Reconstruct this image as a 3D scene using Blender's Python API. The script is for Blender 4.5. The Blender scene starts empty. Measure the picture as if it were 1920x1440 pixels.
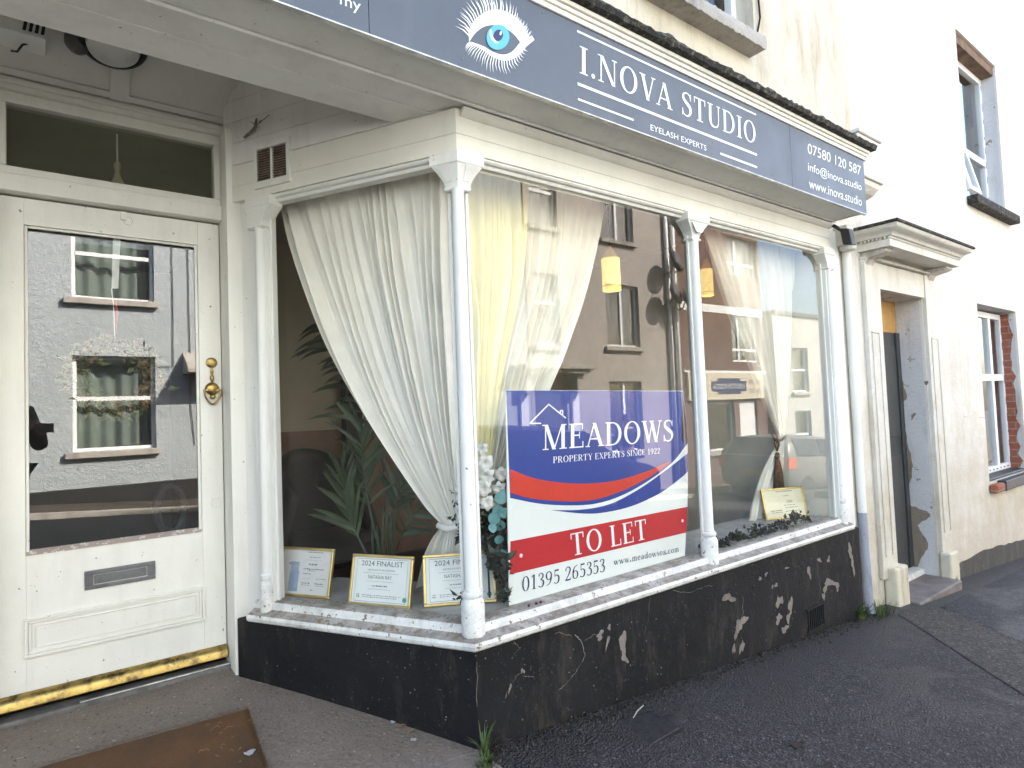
import bpy, bmesh, math, random
from mathutils import Vector, Matrix
import numpy as np
R = math.radians
S = bpy.context.scene
COL = S.collection
# ------------------------------------------------------------------ camera, sky, sun
RX = Vector((0.7960, -0.6040, -0.0392)).normalized()
FW = Vector((0.6059, 0.7945, 0.0415)); FW = (FW - RX*FW.dot(RX)).normalized()
UP = RX.cross(FW).normalized()
FPX = 1150.0                                   # focal length in pixels of the 1920 px wide photograph
cam = bpy.data.cameras.new('camera'); camo = bpy.data.objects.new('camera', cam); COL.objects.link(camo)
m = Matrix((RX, UP, -FW)).transposed().to_4x4(); camo.matrix_world = m
cam.sensor_width = 36; cam.lens = FPX/1920*36; cam.clip_start = 0.01; cam.clip_end = 500
S.camera = camo
W = bpy.data.worlds.new('World'); S.world = W; W.use_nodes = True
SUN = Vector((0.80, 1.0, 0.98)).normalized()
nt = W.node_tree; bg = nt.nodes['Background']
sk = nt.nodes.new('ShaderNodeTexSky'); sk.sky_type = 'NISHITA'; sk.sun_disc = False
sk.sun_elevation = math.asin(SUN.z); sk.sun_rotation = math.atan2(SUN.x, SUN.y)
sk.air_density = 0.9; sk.dust_density = 3.0; sk.ozone_density = 0.6
nt.links.new(sk.outputs[0], bg.inputs[0]); bg.inputs[1].default_value = 0.13
sl = bpy.data.lights.new('sun', 'SUN'); sl.energy = 5.0; sl.angle = R(0.53); sl.color = (1, 0.93, 0.82)
so = bpy.data.objects.new('sun', sl); COL.objects.link(so); so.rotation_euler = SUN.to_track_quat('Z', 'Y').to_euler()
so.location = SUN*40
S.view_settings.view_transform = 'Standard'; S.view_settings.look = 'None'
S.view_settings.exposure = 2.95; S.view_settings.gamma = 1
S.cycles.max_bounces = 10; S.cycles.diffuse_bounces = 5; S.cycles.glossy_bounces = 5
S.cycles.transparent_max_bounces = 16; S.cycles.transmission_bounces = 6
S.cycles.caustics_reflective = False; S.cycles.caustics_refractive = False
S.cycles.sample_clamp_indirect = 6

# ------------------------------------------------------------------ points: a photo pixel on a real plane
def ray(px, py): return FW*FPX + RX*(px-960) - UP*(py-720)
def on(px, py, n, d):
    q = ray(px, py); return q*(d/Vector(n).dot(q))
def aY(px, py, y): return on(px, py, (0, 1, 0), y)
def aX(px, py, x): return on(px, py, (1, 0, 0), x)
def aZ(px, py, z): return on(px, py, (0, 0, 1), z)
CC = Vector((1.27, 1.965, 0))                  # the corner of the shop window
RU = Vector((-0.488, 0.873, 0)).normalized()   # along the return window, from the corner towards the door
RN = Vector((-0.873, -0.488, 0)).normalized()  # out of the return window
def aR(px, py, off=0.0): return on(px, py, RN, RN.dot(CC)+off)
def gz(x): return -1.135 - 0.074*max(-12, min(26, x))

# ------------------------------------------------------------------ objects
def tag(o, label=None, cat=None, group=None, kind=None):
    if label: o['label'] = label
    if cat: o['category'] = cat
    if group: o['group'] = group
    if kind: o['kind'] = kind
    return o
def thing(name, loc, label, cat, group=None):
    o = bpy.data.objects.new(name, None); COL.objects.link(o); o.location = loc; o.empty_display_size = 0.05
    return tag(o, label, cat, group)
def wloc(o):
    v = Vector((0, 0, 0))
    while o: v += o.location; o = o.parent
    return v
def copy_tree(o, parent=None):
    c = o.copy(); COL.objects.link(c); c.parent = parent
    for ch in o.children: copy_tree(ch, c)
    return c
class MB:
    def __init__(s): s.v = []; s.f = []; s.mi = []; s.m = 0
    def add(s, vs, fs):
        b = len(s.v); s.v += [Vector(v) for v in vs]
        for f in fs: s.f.append([b+i for i in f]); s.mi.append(s.m)
        return s
    def box(s, x0, x1, y0, y1, z0, z1): return s.fbox((Vector((0, 0, 0)), Vector((1, 0, 0)), Vector((0, 1, 0))), x0, x1, y0, y1, z0, z1)
    def fbox(s, fr, u0, u1, n0, n1, z0, z1):   # a box in a frame (origin, along, out)
        o, u, n = fr
        P = [o+u*a+n*b+Vector((0, 0, c)) for c in (z0, z1) for a, b in ((u0, n0), (u1, n0), (u1, n1), (u0, n1))]
        F = [(0, 3, 2, 1), (4, 5, 6, 7), (0, 1, 5, 4), (1, 2, 6, 5), (2, 3, 7, 6), (3, 0, 4, 7)]
        if u.cross(n).z < 0: F = [f[::-1] for f in F]
        return s.add(P, F)
    def prism(s, poly, ext):                   # a planar outline pushed along a vector
        poly = [Vector(p) for p in poly]; n = len(poly); e = Vector(ext)
        nn = Vector((0, 0, 0))
        for i in range(n): nn += poly[i].cross(poly[(i+1) % n])
        if nn.dot(e) > 0: poly = poly[::-1]
        s.add(poly+[p+e for p in poly], [tuple(range(n)), tuple(range(2*n-1, n-1, -1))]+[(i, n+i, n+(i+1) % n, (i+1) % n)[::1] for i in range(n)])
        return s
    def poly(s, pts): return s.add(pts, [tuple(range(len(pts)))])
    def tube(s, pts, r, seg=8, cap=True):
        pts = [Vector(p) for p in pts]; n = len(pts); rs = r if isinstance(r, (list, tuple)) else [r]*n
        vs = []; a = None
        for i in range(n):
            t = (pts[min(i+1, n-1)]-pts[max(i-1, 0)]).normalized()
            if a is None:
                a = t.orthogonal().normalized()
            a = (a - t*a.dot(t)).normalized(); b = t.cross(a)
            for k in range(seg):
                th = 2*math.pi*k/seg; vs.append(pts[i]+(a*math.cos(th)+b*math.sin(th))*rs[i])
        fs = [(i*seg+k, i*seg+(k+1) % seg, (i+1)*seg+(k+1) % seg, (i+1)*seg+k) for i in range(n-1) for k in range(seg)]
        if cap: fs += [tuple(range(seg))[::-1], tuple(range((n-1)*seg, n*seg))]
        return s.add(vs, fs)
    def lathe(s, c, prof, seg=24, axis=(0, 0, 1), a0=0):   # prof: (radius, height)
        c = Vector(c); ax = Vector(axis).normalized(); a = ax.orthogonal().normalized() if abs(ax.z) < .99 else Vector((1, 0, 0)); b = ax.cross(a)
        vs = [c+ax*h+(a*math.cos(a0+2*math.pi*k/seg)+b*math.sin(a0+2*math.pi*k/seg))*r for r, h in prof for k in range(seg)]
        n = len(prof)
        fs = [(i*seg+k, i*seg+(k+1) % seg, (i+1)*seg+(k+1) % seg, (i+1)*seg+k) for i in range(n-1) for k in range(seg)]
        fs += [tuple(range(seg))[::-1], tuple(range((n-1)*seg, n*seg))]
        return s.add(vs, fs)
    def loft(s, rings, cap=True):
        k = len(rings[0]); vs = [p for r in rings for p in r]
        fs = [(i*k+j, i*k+(j+1) % k, (i+1)*k+(j+1) % k, (i+1)*k+j) for i in range(len(rings)-1) for j in range(k)]
        if cap: fs += [tuple(range(k))[::-1], tuple(range((len(rings)-1)*k, len(rings)*k))]
        return s.add(vs, fs)
    def ball(s, c, r, seg=10, rings=6, sc=(1, 1, 1)):
        c = Vector(c); vs = []; fs = []
        for i in range(rings+1):
            ph = math.pi*i/rings
            for k in range(seg):
                th = 2*math.pi*k/seg
                vs.append(c+Vector((math.sin(ph)*math.cos(th)*r*sc[0], math.sin(ph)*math.sin(th)*r*sc[1], math.cos(ph)*r*sc[2])))
        for i in range(rings):
            for k in range(seg): fs.append((i*seg+k, (i+1)*seg+k, (i+1)*seg+(k+1) % seg, i*seg+(k+1) % seg))
        return s.add(vs, fs)
    def grid(s, rows):
        n = len(rows[0]); vs = [p for r in rows for p in r]
        return s.add(vs, [(i*n+j, i*n+j+1, (i+1)*n+j+1, (i+1)*n+j) for i in range(len(rows)-1) for j in range(n-1)])
    def wall(s, fr, u0, u1, z0, z1, holes, depth):   # a wall face with openings and their reveals
        o, u, n = fr
        us = sorted({u0, u1}|{h[0] for h in holes}|{h[1] for h in holes}); zs = sorted({z0, z1}|{h[2] for h in holes}|{h[3] for h in holes})
        P = lambda a, b, c: o+u*a+n*b+Vector((0, 0, c))
        fl = u.cross(Vector((0, 0, 1))).dot(n) < 0
        for a, b in zip(us, us[1:]):
            for c, d in zip(zs, zs[1:]):
                if any(h[0] <= a and b <= h[1] and h[2] <= c and d <= h[3] for h in holes): continue
                q = [P(a, 0, c), P(b, 0, c), P(b, 0, d), P(a, 0, d)]; s.poly(q[::-1] if fl else q)
        for a, b, c, d in holes:
            for q in ([(a, c), (a, d)], [(b, d), (b, c)], [(a, d), (b, d)], [(b, c), (a, c)]):
                w = [P(q[0][0], 0, q[0][1]), P(q[1][0], 0, q[1][1]), P(q[1][0], -depth, q[1][1]), P(q[0][0], -depth, q[0][1])]
                s.poly(w if fl else w[::-1])
        return s
    def build(s, name, mat, parent=None, smooth=False, bevel=0, label=None, seg=2, sub=0, origin=None):
        me = bpy.data.meshes.new(name)
        if parent: L = wloc(parent)
        elif origin is not None: L = Vector(origin)
        else:
            xs = [v.x for v in s.v]; ys = [v.y for v in s.v]; L = Vector(((min(xs)+max(xs))/2, (min(ys)+max(ys))/2, min(v.z for v in s.v)))
        me.from_pydata([tuple(v-L) for v in s.v], [], s.f)
        for mt in (mat if isinstance(mat, (list, tuple)) else [mat]): me.materials.append(mt)
        for p, i in zip(me.polygons, s.mi): p.material_index = i
        if smooth:
            for p in me.polygons: p.use_smooth = True
        me.validate(); me.update()
        o = bpy.data.objects.new(name, me); COL.objects.link(o)
        if parent: o.parent = parent
        else: o.location = L
        if smooth == 'angle':
            me.set_sharp_from_angle(angle=R(35))
        if bevel:
            md = o.modifiers.new('edge', 'BEVEL'); md.width = bevel; md.segments = seg; md.limit_method = 'ANGLE'; md.angle_limit = R(40)
        if sub:
            md = o.modifiers.new('sub', 'SUBSURF'); md.levels = md.render_levels = sub
        if label: o['label'] = label
        return o
FRONT = (Vector((0, 1.965, 0)), Vector((1, 0, 0)), Vector((0, -1, 0)))
RET = (CC.copy(), RU, RN)

# ------------------------------------------------------------------ materials
class NT:
    def __init__(s, name):
        s.m = bpy.data.materials.new(name); s.m.use_nodes = True; s.t = s.m.node_tree
        s.b = s.t.nodes['Principled BSDF']; s.out = s.t.nodes['Material Output']
        s.tc = s.t.nodes.new('ShaderNodeTexCoord'); s.co = s.tc.outputs['Object']
    def n(s, k, **kw):
        x = s.t.nodes.new('ShaderNode'+k)
        for a, v in kw.items(): setattr(x, a, v)
        return x
    def l(s, a, b): s.t.links.new(a, b)
    def scaled(s, sc):
        x = s.n('Mapping'); x.inputs['Scale'].default_value = sc; s.l(s.co, x.inputs['Vector']); return x.outputs[0]
    def noise(s, scale, detail=5, rough=.6, sc=None, dist=0):
        x = s.n('TexNoise'); x.inputs['Scale'].default_value = scale; x.inputs['Detail'].default_value = detail
        x.inputs['Roughness'].default_value = rough; x.inputs['Distortion'].default_value = dist
        s.l(s.scaled(sc) if sc else s.co, x.inputs['Vector']); return x.outputs['Fac']
    def voro(s, scale, out='Distance', feature='F1', sc=None, rnd=1):
        x = s.n('TexVoronoi', feature=feature); x.inputs['Scale'].default_value = scale; x.inputs['Randomness'].default_value = rnd
        s.l(s.scaled(sc) if sc else s.co, x.inputs['Vector']); return x.outputs[out]
    def ramp(s, fac, a, b, ca=0.0, cb=1.0):
        x = s.n('MapRange'); x.inputs[1].default_value = a; x.inputs[2].default_value = b; x.inputs[3].default_value = ca; x.inputs[4].default_value = cb
        s.l(fac, x.inputs[0]); return x.outputs[0]
    def math(s, op, a, b):
        x = s.n('Math', operation=op)
        for i, v in enumerate((a, b)):
            if isinstance(v, (int, float)): x.inputs[i].default_value = v
            else: s.l(v, x.inputs[i])
        return x.outputs[0]
    def mix(s, fac, a, b):
        x = s.n('MixRGB')
        for i, v in ((0, fac), (1, a), (2, b)):
            if isinstance(v, (int, float)): x.inputs[i].default_value = v
            elif isinstance(v, tuple): x.inputs[i].default_value = v+(1,)
            else: s.l(v, x.inputs[i])
        return x.outputs[0]
    def bump(s, h, dist=.002, strength=1.0, prev=None):
        x = s.n('Bump'); x.inputs['Distance'].default_value = dist; x.inputs['Strength'].default_value = strength
        s.l(h, x.inputs['Height'])
        if prev: s.l(prev, x.inputs['Normal'])
        s.l(x.outputs[0], s.b.inputs['Normal']); return x.outputs[0]
    def col(s, c):
        if isinstance(c, tuple): s.b.inputs['Base Color'].default_value = c+(1,)
        else: s.l(c, s.b.inputs['Base Color'])
        return s
    def sep(s):
        x = s.n('SeparateXYZ'); s.l(s.co, x.inputs[0]); return x.outputs
    def rough(s, r):
        if isinstance(r, (int, float)): s.b.inputs['Roughness'].default_value = r
        else: s.l(r, s.b.inputs['Roughness'])
        return s
def simple(name, c, rough=.5, var=.12, scale=6, metal=0, bump=0, bscale=60):
    t = NT(name); d = tuple(x*(1-var*2) for x in c)
    t.col(t.mix(t.ramp(t.noise(scale), .35, .68), c, d)).rough(rough); t.b.inputs['Metallic'].default_value = metal
    if bump: t.bump(t.noise(bscale, 3), bump)
    return t.m
def painted_wood(name, base=(.78, .77, .72), dirt=(.40, .36, .29), dirtamt=.35, chip=.70, chipc=(.22, .17, .12), grime=0.0):
    t = NT(name)
    c = t.mix(t.ramp(t.noise(1.7, 6), .4, .7), base, tuple(x*.9 for x in base))
    streak = t.ramp(t.noise(9, 6, .65, sc=(1, 1, .18)), .48, .78, 0, dirtamt); c = t.mix(streak, c, dirt)
    if grime:
        g = t.math('MAXIMUM', t.ramp(t.noise(9, 8, .8), .5-grime*.16, .62, 0, min(1, grime)), t.ramp(t.noise(95, 3, .7), .64-grime*.12, .68, 0, min(1, grime)*.8)); c = t.mix(g, c, (.17, .145, .12))
    k = t.ramp(t.noise(42, 5, .62), chip-.035, chip-.02); c = t.mix(k, c, chipc)
    k2 = t.ramp(t.voro(26), .035, .02); k2 = t.math('MULTIPLY', k2, t.ramp(t.noise(5, 2), .52, .58)); c = t.mix(k2, c, chipc)
    t.col(c).rough(t.ramp(t.noise(12), .3, .7, .38, .6))
    h = t.math('SUBTRACT', t.noise(90, 4, .6, sc=(.4, .4, 1)), t.math('MULTIPLY', k, .8))
    t.bump(h, .0009); return t.m
def stucco(name, base, stain, amt=.5, bumpd=.004, chips=0.0, bscale=70, under=(.36, .31, .25), rise=None):
    t = NT(name)
    c = t.mix(t.ramp(t.noise(1.3, 7), .35, .7), base, tuple(x*.88 for x in base))
    st = t.math('MULTIPLY', t.ramp(t.noise(6, 8, .7, sc=(1, 1, .25)), .50, .74), amt); c = t.mix(st, c, stain)
    sp = t.ramp(t.noise(60, 4, .7), .62, .74, 0, .5*amt); c = t.mix(sp, c, tuple(x*.6 for x in stain))
    if chips:
        k = t.ramp(t.noise(7, 8, .72), .70-chips*.1, .715-chips*.1); c = t.mix(k, c, under)
    if rise:   # damp stains climbing from the pavement
        zz = t.math('ADD', t.sep()[2], t.ramp(t.noise(3.2, 7, .68), .25, .75, 1.1, -1.1)); c = t.mix(t.math('MULTIPLY', t.ramp(zz, rise[0], rise[1], 1, 0), .6), c, stain)
        blot_ = t.ramp(t.noise(11, 6, .7), .57, .66, 0, .55); c = t.mix(blot_, c, tuple(x*.85 for x in base))
    crack = t.ramp(t.voro(.9, feature='DISTANCE_TO_EDGE'), .004, .001, 0, .35)
    crack = t.math('MULTIPLY', crack, t.ramp(t.noise(2, 2), .58, .66)); c = t.mix(crack, c, (.2, .16, .12))
    t.col(c).rough(.85)
    h = t.math('ADD', t.noise(bscale, 6, .65), t.math('MULTIPLY', t.noise(9, 3), 1.5))
    t.bump(h, bumpd); return t.m
M = {}
M['paint'] = painted_wood('weathered white paint', chip=.735)
M['door'] = painted_wood('cream door paint', base=(.80, .78, .71), dirtamt=.25, chip=.725)
M['frieze'] = painted_wood('cream fascia paint', base=(.79, .765, .68), dirtamt=.15, chip=.76)
M['sill'] = painted_wood('grimy sill paint', dirtamt=.3, chip=.66, grime=.35)
M['silltop'] = painted_wood('sill top grime', base=(.56, .53, .48), dirtamt=.6, chip=.60, grime=1.1)
M['soffit'] = painted_wood('soffit paint', base=(.76, .75, .71), dirtamt=.32, chip=.73)
M['ceiling'] = painted_wood('porch ceiling paint', base=(.74, .72, .67), dirtamt=.28, chip=.75)
M['upper'] = stucco('cream render', (.64, .585, .47), (.40, .32, .21), .95, .005, .3)
M['white_render'] = stucco('white render', (.74, .71, .645), (.47, .40, .27), .5, .007, .12, rise=(0.1, 1.6))
M['reveal'] = stucco('patched render', (.62, .61, .60), (.36, .30, .22), .7, .006, .8, 50, (.24, .2, .15))
M['lead'] = NT('mossy flashing')
t = M['lead']; k = t.ramp(t.noise(35, 6, .7), .52, .66); t.col(t.mix(k, (.022, .020, .018), (.16, .15, .10))).rough(.9); t.bump(t.noise(40, 6, .7), .012); M['lead'] = t.m
M['stone'] = stucco('weathered stone sill', (.42, .39, .35), (.10, .09, .075), .9, .008, .3, 45)
M['brass'] = NT('worn brass'); t = M['brass']
t.col(t.mix(t.ramp(t.noise(19, 7, .7), .46, .64), (.44, .31, .10), (.12, .085, .04))).rough(t.ramp(t.noise(20), .3, .7, .22, .5)); t.b.inputs['Metallic'].default_value = .9; M['brass'] = t.m
M['gold'] = simple('gold frame', (.72, .55, .22), .32, .15, 10, .8)
M['steel'] = simple('aged zinc', (.20, .20, .21), .42, .2, 14, .75, .0006)
M['alu'] = simple('worn aluminium', (.62, .62, .60), .35, .25, 20, .7)
M['black'] = simple('black plastic', (.018, .018, .02), .4)
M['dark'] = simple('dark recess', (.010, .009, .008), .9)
M['white'] = simple('white plastic', (.80, .80, .78), .35, .04)
M['vinyl'] = simple('white vinyl lettering', (.86, .86, .86), .45, .02)
# plinth: black masonry paint with pale specks and a splash of mud
t = NT('black masonry paint')
c = t.mix(t.ramp(t.noise(3, 6), .35, .7), (.005, .005, .006), (.014, .0135, .014))
sp = t.ramp(t.noise(75, 4, .65), .63, .69, 0, .3); sp = t.math('MULTIPLY', sp, t.ramp(t.noise(5, 4), .42, .60)); c = t.mix(sp, c, (.26, .24, .19))
sp = t.ramp(t.voro(42), .16, .10, 0, .55); sp = t.math('MULTIPLY', sp, t.ramp(t.noise(13, 4), .55, .60)); c = t.mix(sp, c, (.33, .31, .25))
z = t.sep()[2]; x = t.sep()[0]
hh = t.math('ADD', z, t.math('MULTIPLY', x, .074)); mud = t.math('ADD', t.ramp(hh, -1.12, -.84, 1, 0), t.ramp(t.noise(11, 7, .72, sc=(1, 1, .3)), .25, .75, -.75, .6))
mud = t.math('MULTIPLY', t.math('MAXIMUM', mud, 0), .8); mud.node.use_clamp = True
c = t.mix(mud, c, (.085, .070, .054))
t.col(c).rough(t.ramp(t.noise(6), .3, .7, .6, .85)); t.b.inputs['Specular IOR Level'].default_value = .25; t.bump(t.math('ADD', t.noise(25, 5), t.math('MULTIPLY', t.noise(130, 3), .3)), .004); M['plinth'] = t.m
M['peel'] = stucco('bare render under paint', (.215, .185, .16), (.08, .068, .055), 1.0, .006, 0, 40)
def asphalt(name, a, b, damp, dlo, dhi, stones=(.24, .225, .21), sscale=170, wall=False):
    t = NT(name)
    c = t.mix(t.ramp(t.voro(sscale*.45, 'Color'), .15, .95), tuple(x*.55 for x in a), tuple(x*1.35 for x in b))
    st = t.ramp(t.voro(sscale*.5), .30, .18, 0, .8); st = t.math('MULTIPLY', st, t.ramp(t.noise(70, 2), .51, .55)); c = t.mix(st, c, stones)
    c = t.mix(t.ramp(t.noise(1.1, 6, .6), .35, .7, 0, .55), c, tuple(x*.55 for x in a))
    dp = t.ramp(t.noise(1.6, 5, .55, sc=(.8, 1.2, 1), dist=.6), dlo, dhi)
    if wall: yy = t.math('ADD', t.sep()[1], t.ramp(t.noise(2.1, 6, .6), .25, .75, -.55, .45)); dp = t.math('MAXIMUM', dp, t.ramp(yy, 1.30, 1.75)); c = t.mix(t.math('MULTIPLY', dp, .8), c, damp)
    fine = t.math('MULTIPLY', t.ramp(t.noise(70, 5, .85), .36, .64, .25, 1.9), t.ramp(t.noise(22, 5, .7), .35, .65, .7, 1.3)); mm = t.n('MixRGB', blend_type='MULTIPLY'); mm.inputs[0].default_value = 1; t.l(c, mm.inputs[1]); t.l(fine, mm.inputs[2])
    t.col(mm.outputs[0]).rough(t.ramp(dp, 0, 1, .82, .5))
    t.bump(t.math('ADD', t.voro(sscale*.7), t.noise(sscale*.5, 4)), .012); return t.m
M['tarmac'] = asphalt('pavement tarmac', (.024, .0215, .0215), (.046, .0415, .041), (.012, .011, .0105), .50, .60, wall=True)
M['tarmac_patch'] = asphalt('newer tarmac', (.022, .022, .026), (.038, .038, .043), (.014, .014, .016), .48, .62)
M['tarmac_tan'] = asphalt('tarmac with glare', (.044, .037, .032), (.064, .054, .048), (.03, .026, .024), .6, .8)  # warmer, paler tarmac: glare of bounced light held in the colour
M['road'] = asphalt('road tarmac', (.04, .04, .042), (.07, .07, .072), (.02, .02, .02), .6, .75, sscale=120)
M['opp_pave'] = asphalt('sunlit pavement', (.06, .048, .036), (.09, .074, .056), (.09, .08, .06), .6, .8)
t = NT('exposed aggregate concrete')
c = t.mix(t.ramp(t.noise(2.2, 7, .65), .35, .7), (.205, .168, .134), (.105, .084, .066))
k = t.ramp(t.voro(36), .24, .17); k = t.math('MULTIPLY', k, t.ramp(t.noise(40, 2), .54, .58)); c = t.mix(k, c, (.36, .33, .28))
k = t.ramp(t.voro(40), .24, .17); k = t.math('MULTIPLY', k, t.ramp(t.noise(33, 2), .54, .58)); c = t.mix(k, c, (.025, .021, .018)); c = t.mix(t.ramp(t.noise(48, 5, .85), .40, .60, 0, .7), c, (.235, .19, .155))
c = t.mix(t.ramp(t.noise(130, 3, .7), .45, .75, 0, .5), c, (.06, .05, .042))
t.col(c).rough(.8); t.bump(t.math('ADD', t.voro(80), t.noise(60, 5)), .003); M['concrete'] = t.m
t = NT('coir mat'); c = t.mix(t.noise(220, 3, .7), (.10, .046, .014), (.26, .125, .042)); c = t.mix(t.ramp(t.noise(4, 5), .45, .7, 0, .6), c, (.08, .05, .03))
t.col(c).rough(.95); t.bump(t.noise(260, 3, .8), .012); M['coir'] = t.m
def glass(name, ior, tint=(1, 1, 1), base=0.0, wob=.16):
    t = NT(name); t.t.nodes.remove(t.b)
    tr = t.n('BsdfTransparent'); tr.inputs[0].default_value = tint+(1,); gl = t.n('BsdfGlossy'); gl.inputs['Roughness'].default_value = 0; gl.inputs[0].default_value = (1, 1, 1, 1)
    fr = t.n('Fresnel'); fr.inputs[0].default_value = ior; mx = t.n('MixShader')
    # old panes are never quite flat
    b = t.n('Bump'); b.inputs['Distance'].default_value = .0006; b.inputs['Strength'].default_value = wob; t.l(t.noise(2.2, 2), b.inputs['Height']); t.l(b.outputs[0], gl.inputs['Normal'])
    geo = t.n('NewGeometry'); fac = t.math('ADD', fr.outputs[0], base)
    # the reflectance is the same from both sides of the pane
    absdot = t.n('VectorMath', operation='DOT_PRODUCT'); t.l(geo.outputs['Normal'], absdot.inputs[0]); t.l(geo.outputs['Incoming'], absdot.inputs[1])
    cosv = t.math('ABSOLUTE', absdot.outputs['Value'], 0); r0 = ((ior-1)/(ior+1))**2+base
    p5 = t.math('POWER', t.math('SUBTRACT', 1.0, cosv), 5.0); fac = t.math('ADD', t.math('MULTIPLY', p5, 1-r0), r0)
    t.l(fac, mx.inputs[0]); t.l(tr.outputs[0], mx.inputs[1]); t.l(gl.outputs[0], mx.inputs[2]); t.l(mx.outputs[0], t.out.inputs[0])
    return t.m
M['glass'] = glass('window glass', 1.62, (.98, .98, .97), .015)
M['sideglass'] = glass('side window glass', 1.42, (.98, .98, .97), 0)
M['doorglass'] = glass('door glass', 1.9, (.93, .94, .93), .025, .22)
M['dimglass'] = glass('transom glass', 1.4, (.80, .82, .74), 0)
t_ = M['dimglass'].node_tree; o_ = t_.nodes['Material Output']; old = o_.inputs[0].links[0].from_socket; df = t_.nodes.new('ShaderNodeBsdfDiffuse'); df.inputs[0].default_value = (.30, .30, .22, 1); mx_ = t_.nodes.new('ShaderNodeMixShader'); mx_.inputs[0].default_value = .16
t_.links.new(old, mx_.inputs[1]); t_.links.new(df.outputs[0], mx_.inputs[2]); t_.links.new(mx_.outputs[0], o_.inputs[0])   # even olive diffuse mixed in, making the pane paler
M['farglass'] = glass('house window glass', 1.6, (.85, .9, .88), .12)
def fabric(name, c, trans=.35, clear=0.0, c2=None):
    t = NT(name); t.t.nodes.remove(t.b)
    w = t.mix(t.ramp(t.noise(9, 4), .3, .7), c, c2 or tuple(x*.92 for x in c))
    d = t.n('BsdfDiffuse'); tl = t.n('BsdfTranslucent'); t.l(w, d.inputs[0]); t.l(w, tl.inputs[0])
    b = t.n('Bump'); b.inputs['Distance'].default_value = .0006; t.l(t.noise(30, 3), b.inputs['Height']); t.l(b.outputs[0], d.inputs['Normal'])
    mx = t.n('MixShader'); mx.inputs[0].default_value = trans; t.l(d.outputs[0], mx.inputs[1]); t.l(tl.outputs[0], mx.inputs[2]); last = mx.outputs[0]
    if clear:
        tr = t.n('BsdfTransparent'); m2 = t.n('MixShader'); m2.inputs[0].default_value = clear; t.l(last, m2.inputs[1]); t.l(tr.outputs[0], m2.inputs[2]); last = m2.outputs[0]
    t.l(last, t.out.inputs[0]); return t.m
M['curtain'] = fabric('ivory curtain cotton', (.91, .89, .82), .08)
M['sheer_yellow'] = fabric('yellow sheer', (.95, .88, .52), .08, .02)  # yellower tone given to the left part of one front curtain
M['sheer'] = fabric('cream sheer', (.95, .92, .80), .10, .08)
M['net'] = fabric('house curtain', (.40, .44, .41), .3)
M['rope'] = simple('brown rope', (.17, .095, .05), .8, .3, 60, 0, .003, 300)
M['leaf'] = simple('palm leaf green', (.075, .115, .06), .5, .3, 8)
M['leaf2'] = simple('dark foliage', (.028, .040, .024), .55, .3, 30)
M['weed'] = simple('weed green', (.09, .14, .035), .6, .3, 20)
M['teal'] = simple('eucalyptus teal', (.12, .30, .31), .5, .2, 30)
M['petal'] = fabric('white petal', (.85, .86, .82), .3)
M['stem'] = simple('brown twig', (.09, .065, .035), .8, .3, 30)
M['wreathgreen'] = simple('wreath green', (.16, .18, .07), .7, .4, 45)
M['dryleaf'] = simple('dried wreath', (.36, .25, .13), .8, .5, 45)
M['ribbon'] = simple('white ribbon', (.85, .85, .83), .6, .03)
M['red'] = simple('red twine', (.55, .05, .05), .7)
M['beige'] = simple('beige interior wall', (.40, .35, .25), .8, .06, 2)
M['dado'] = simple('brown dado', (.15, .068, .03), .55, .2, 4)
M['floorwood'] = simple('dark floor', (.035, .026, .02), .5, .2, 5)
M['intceil'] = simple('interior ceiling', (.55, .52, .45), .8, .05)
M['intgrey'] = simple('hall wall', (.22, .22, .19), .8, .05)
M['leather'] = simple('dark leatherette', (.012, .011, .011), .75, .2, 6)
M['ledge'] = simple('display ledge paint', (.46, .46, .43), .55, .15, 9)
M['cream_side'] = simple('bay side paint', (.62, .61, .52), .6, .06)
t = NT('slate blue sign panel'); c = t.mix(t.ramp(t.noise(1.6, 5), .35, .7), (.078, .095, .124), (.096, .114, .140))
c = t.mix(t.ramp(t.noise(7, 7, .7, sc=(1, 1, .12)), .52, .78, 0, .35), c, (.15, .155, .16)); c = t.mix(t.ramp(t.noise(90, 4, .7), .62, .72, 0, .4), c, (.18, .18, .17))
t.col(c).rough(t.ramp(t.noise(5), .3, .7, .35, .55)); t.bump(t.noise(3, 2), .003); M['blue_sign'] = t.m
M['blue'] = simple('board blue', (.020, .050, .27), .4, .05)
M['navy'] = simple('navy print', (.015, .025, .10), .4, .03)
M['boardred'] = simple('board red', (.50, .018, .022), .4, .05)
M['swooshred'] = simple('board orange red', (.60, .045, .025), .4, .05)
M['boardwhite'] = simple('board white', (.78, .82, .78), .4, .03, 3)
M['iris'] = simple('iris blue', (.10, .45, .75), .4, .03)
M['paper'] = simple('certificate paper', (.74, .77, .73), .5, .03)
M['paper_cream'] = simple('cream certificate paper', (.78, .74, .52), .5, .03)
M['paper_grey'] = simple('grey certificate paper', (.62, .62, .60), .5, .05)
M['ink'] = simple('grey ink', (.10, .11, .12), .6, .03)
M['inkblue'] = simple('blue grey print', (.30, .38, .50), .6, .15, 20)
M['teal_ink'] = simple('teal seal', (.10, .34, .30), .5, .05)
M['shade'] = NT('yellow lamp shade'); t = M['shade']; t.col(t.mix(t.ramp(t.noise(18, 4), .4, .65), (.90, .74, .22), (.80, .60, .14))).rough(.7); M['shade'] = t.m
M['shade_gauze'] = fabric('lamp gauze', (.72, .64, .42), .3, .35)
M['plywood'] = simple('bare plywood', (.52, .29, .09), .7, .15, 10)
M['greydoor'] = simple('dark grey door', (.045, .048, .05), .5, .15, 10)
M['upvc'] = painted_wood('white window frame', base=(.80, .81, .82), dirtamt=.05, chip=.9)
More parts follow.
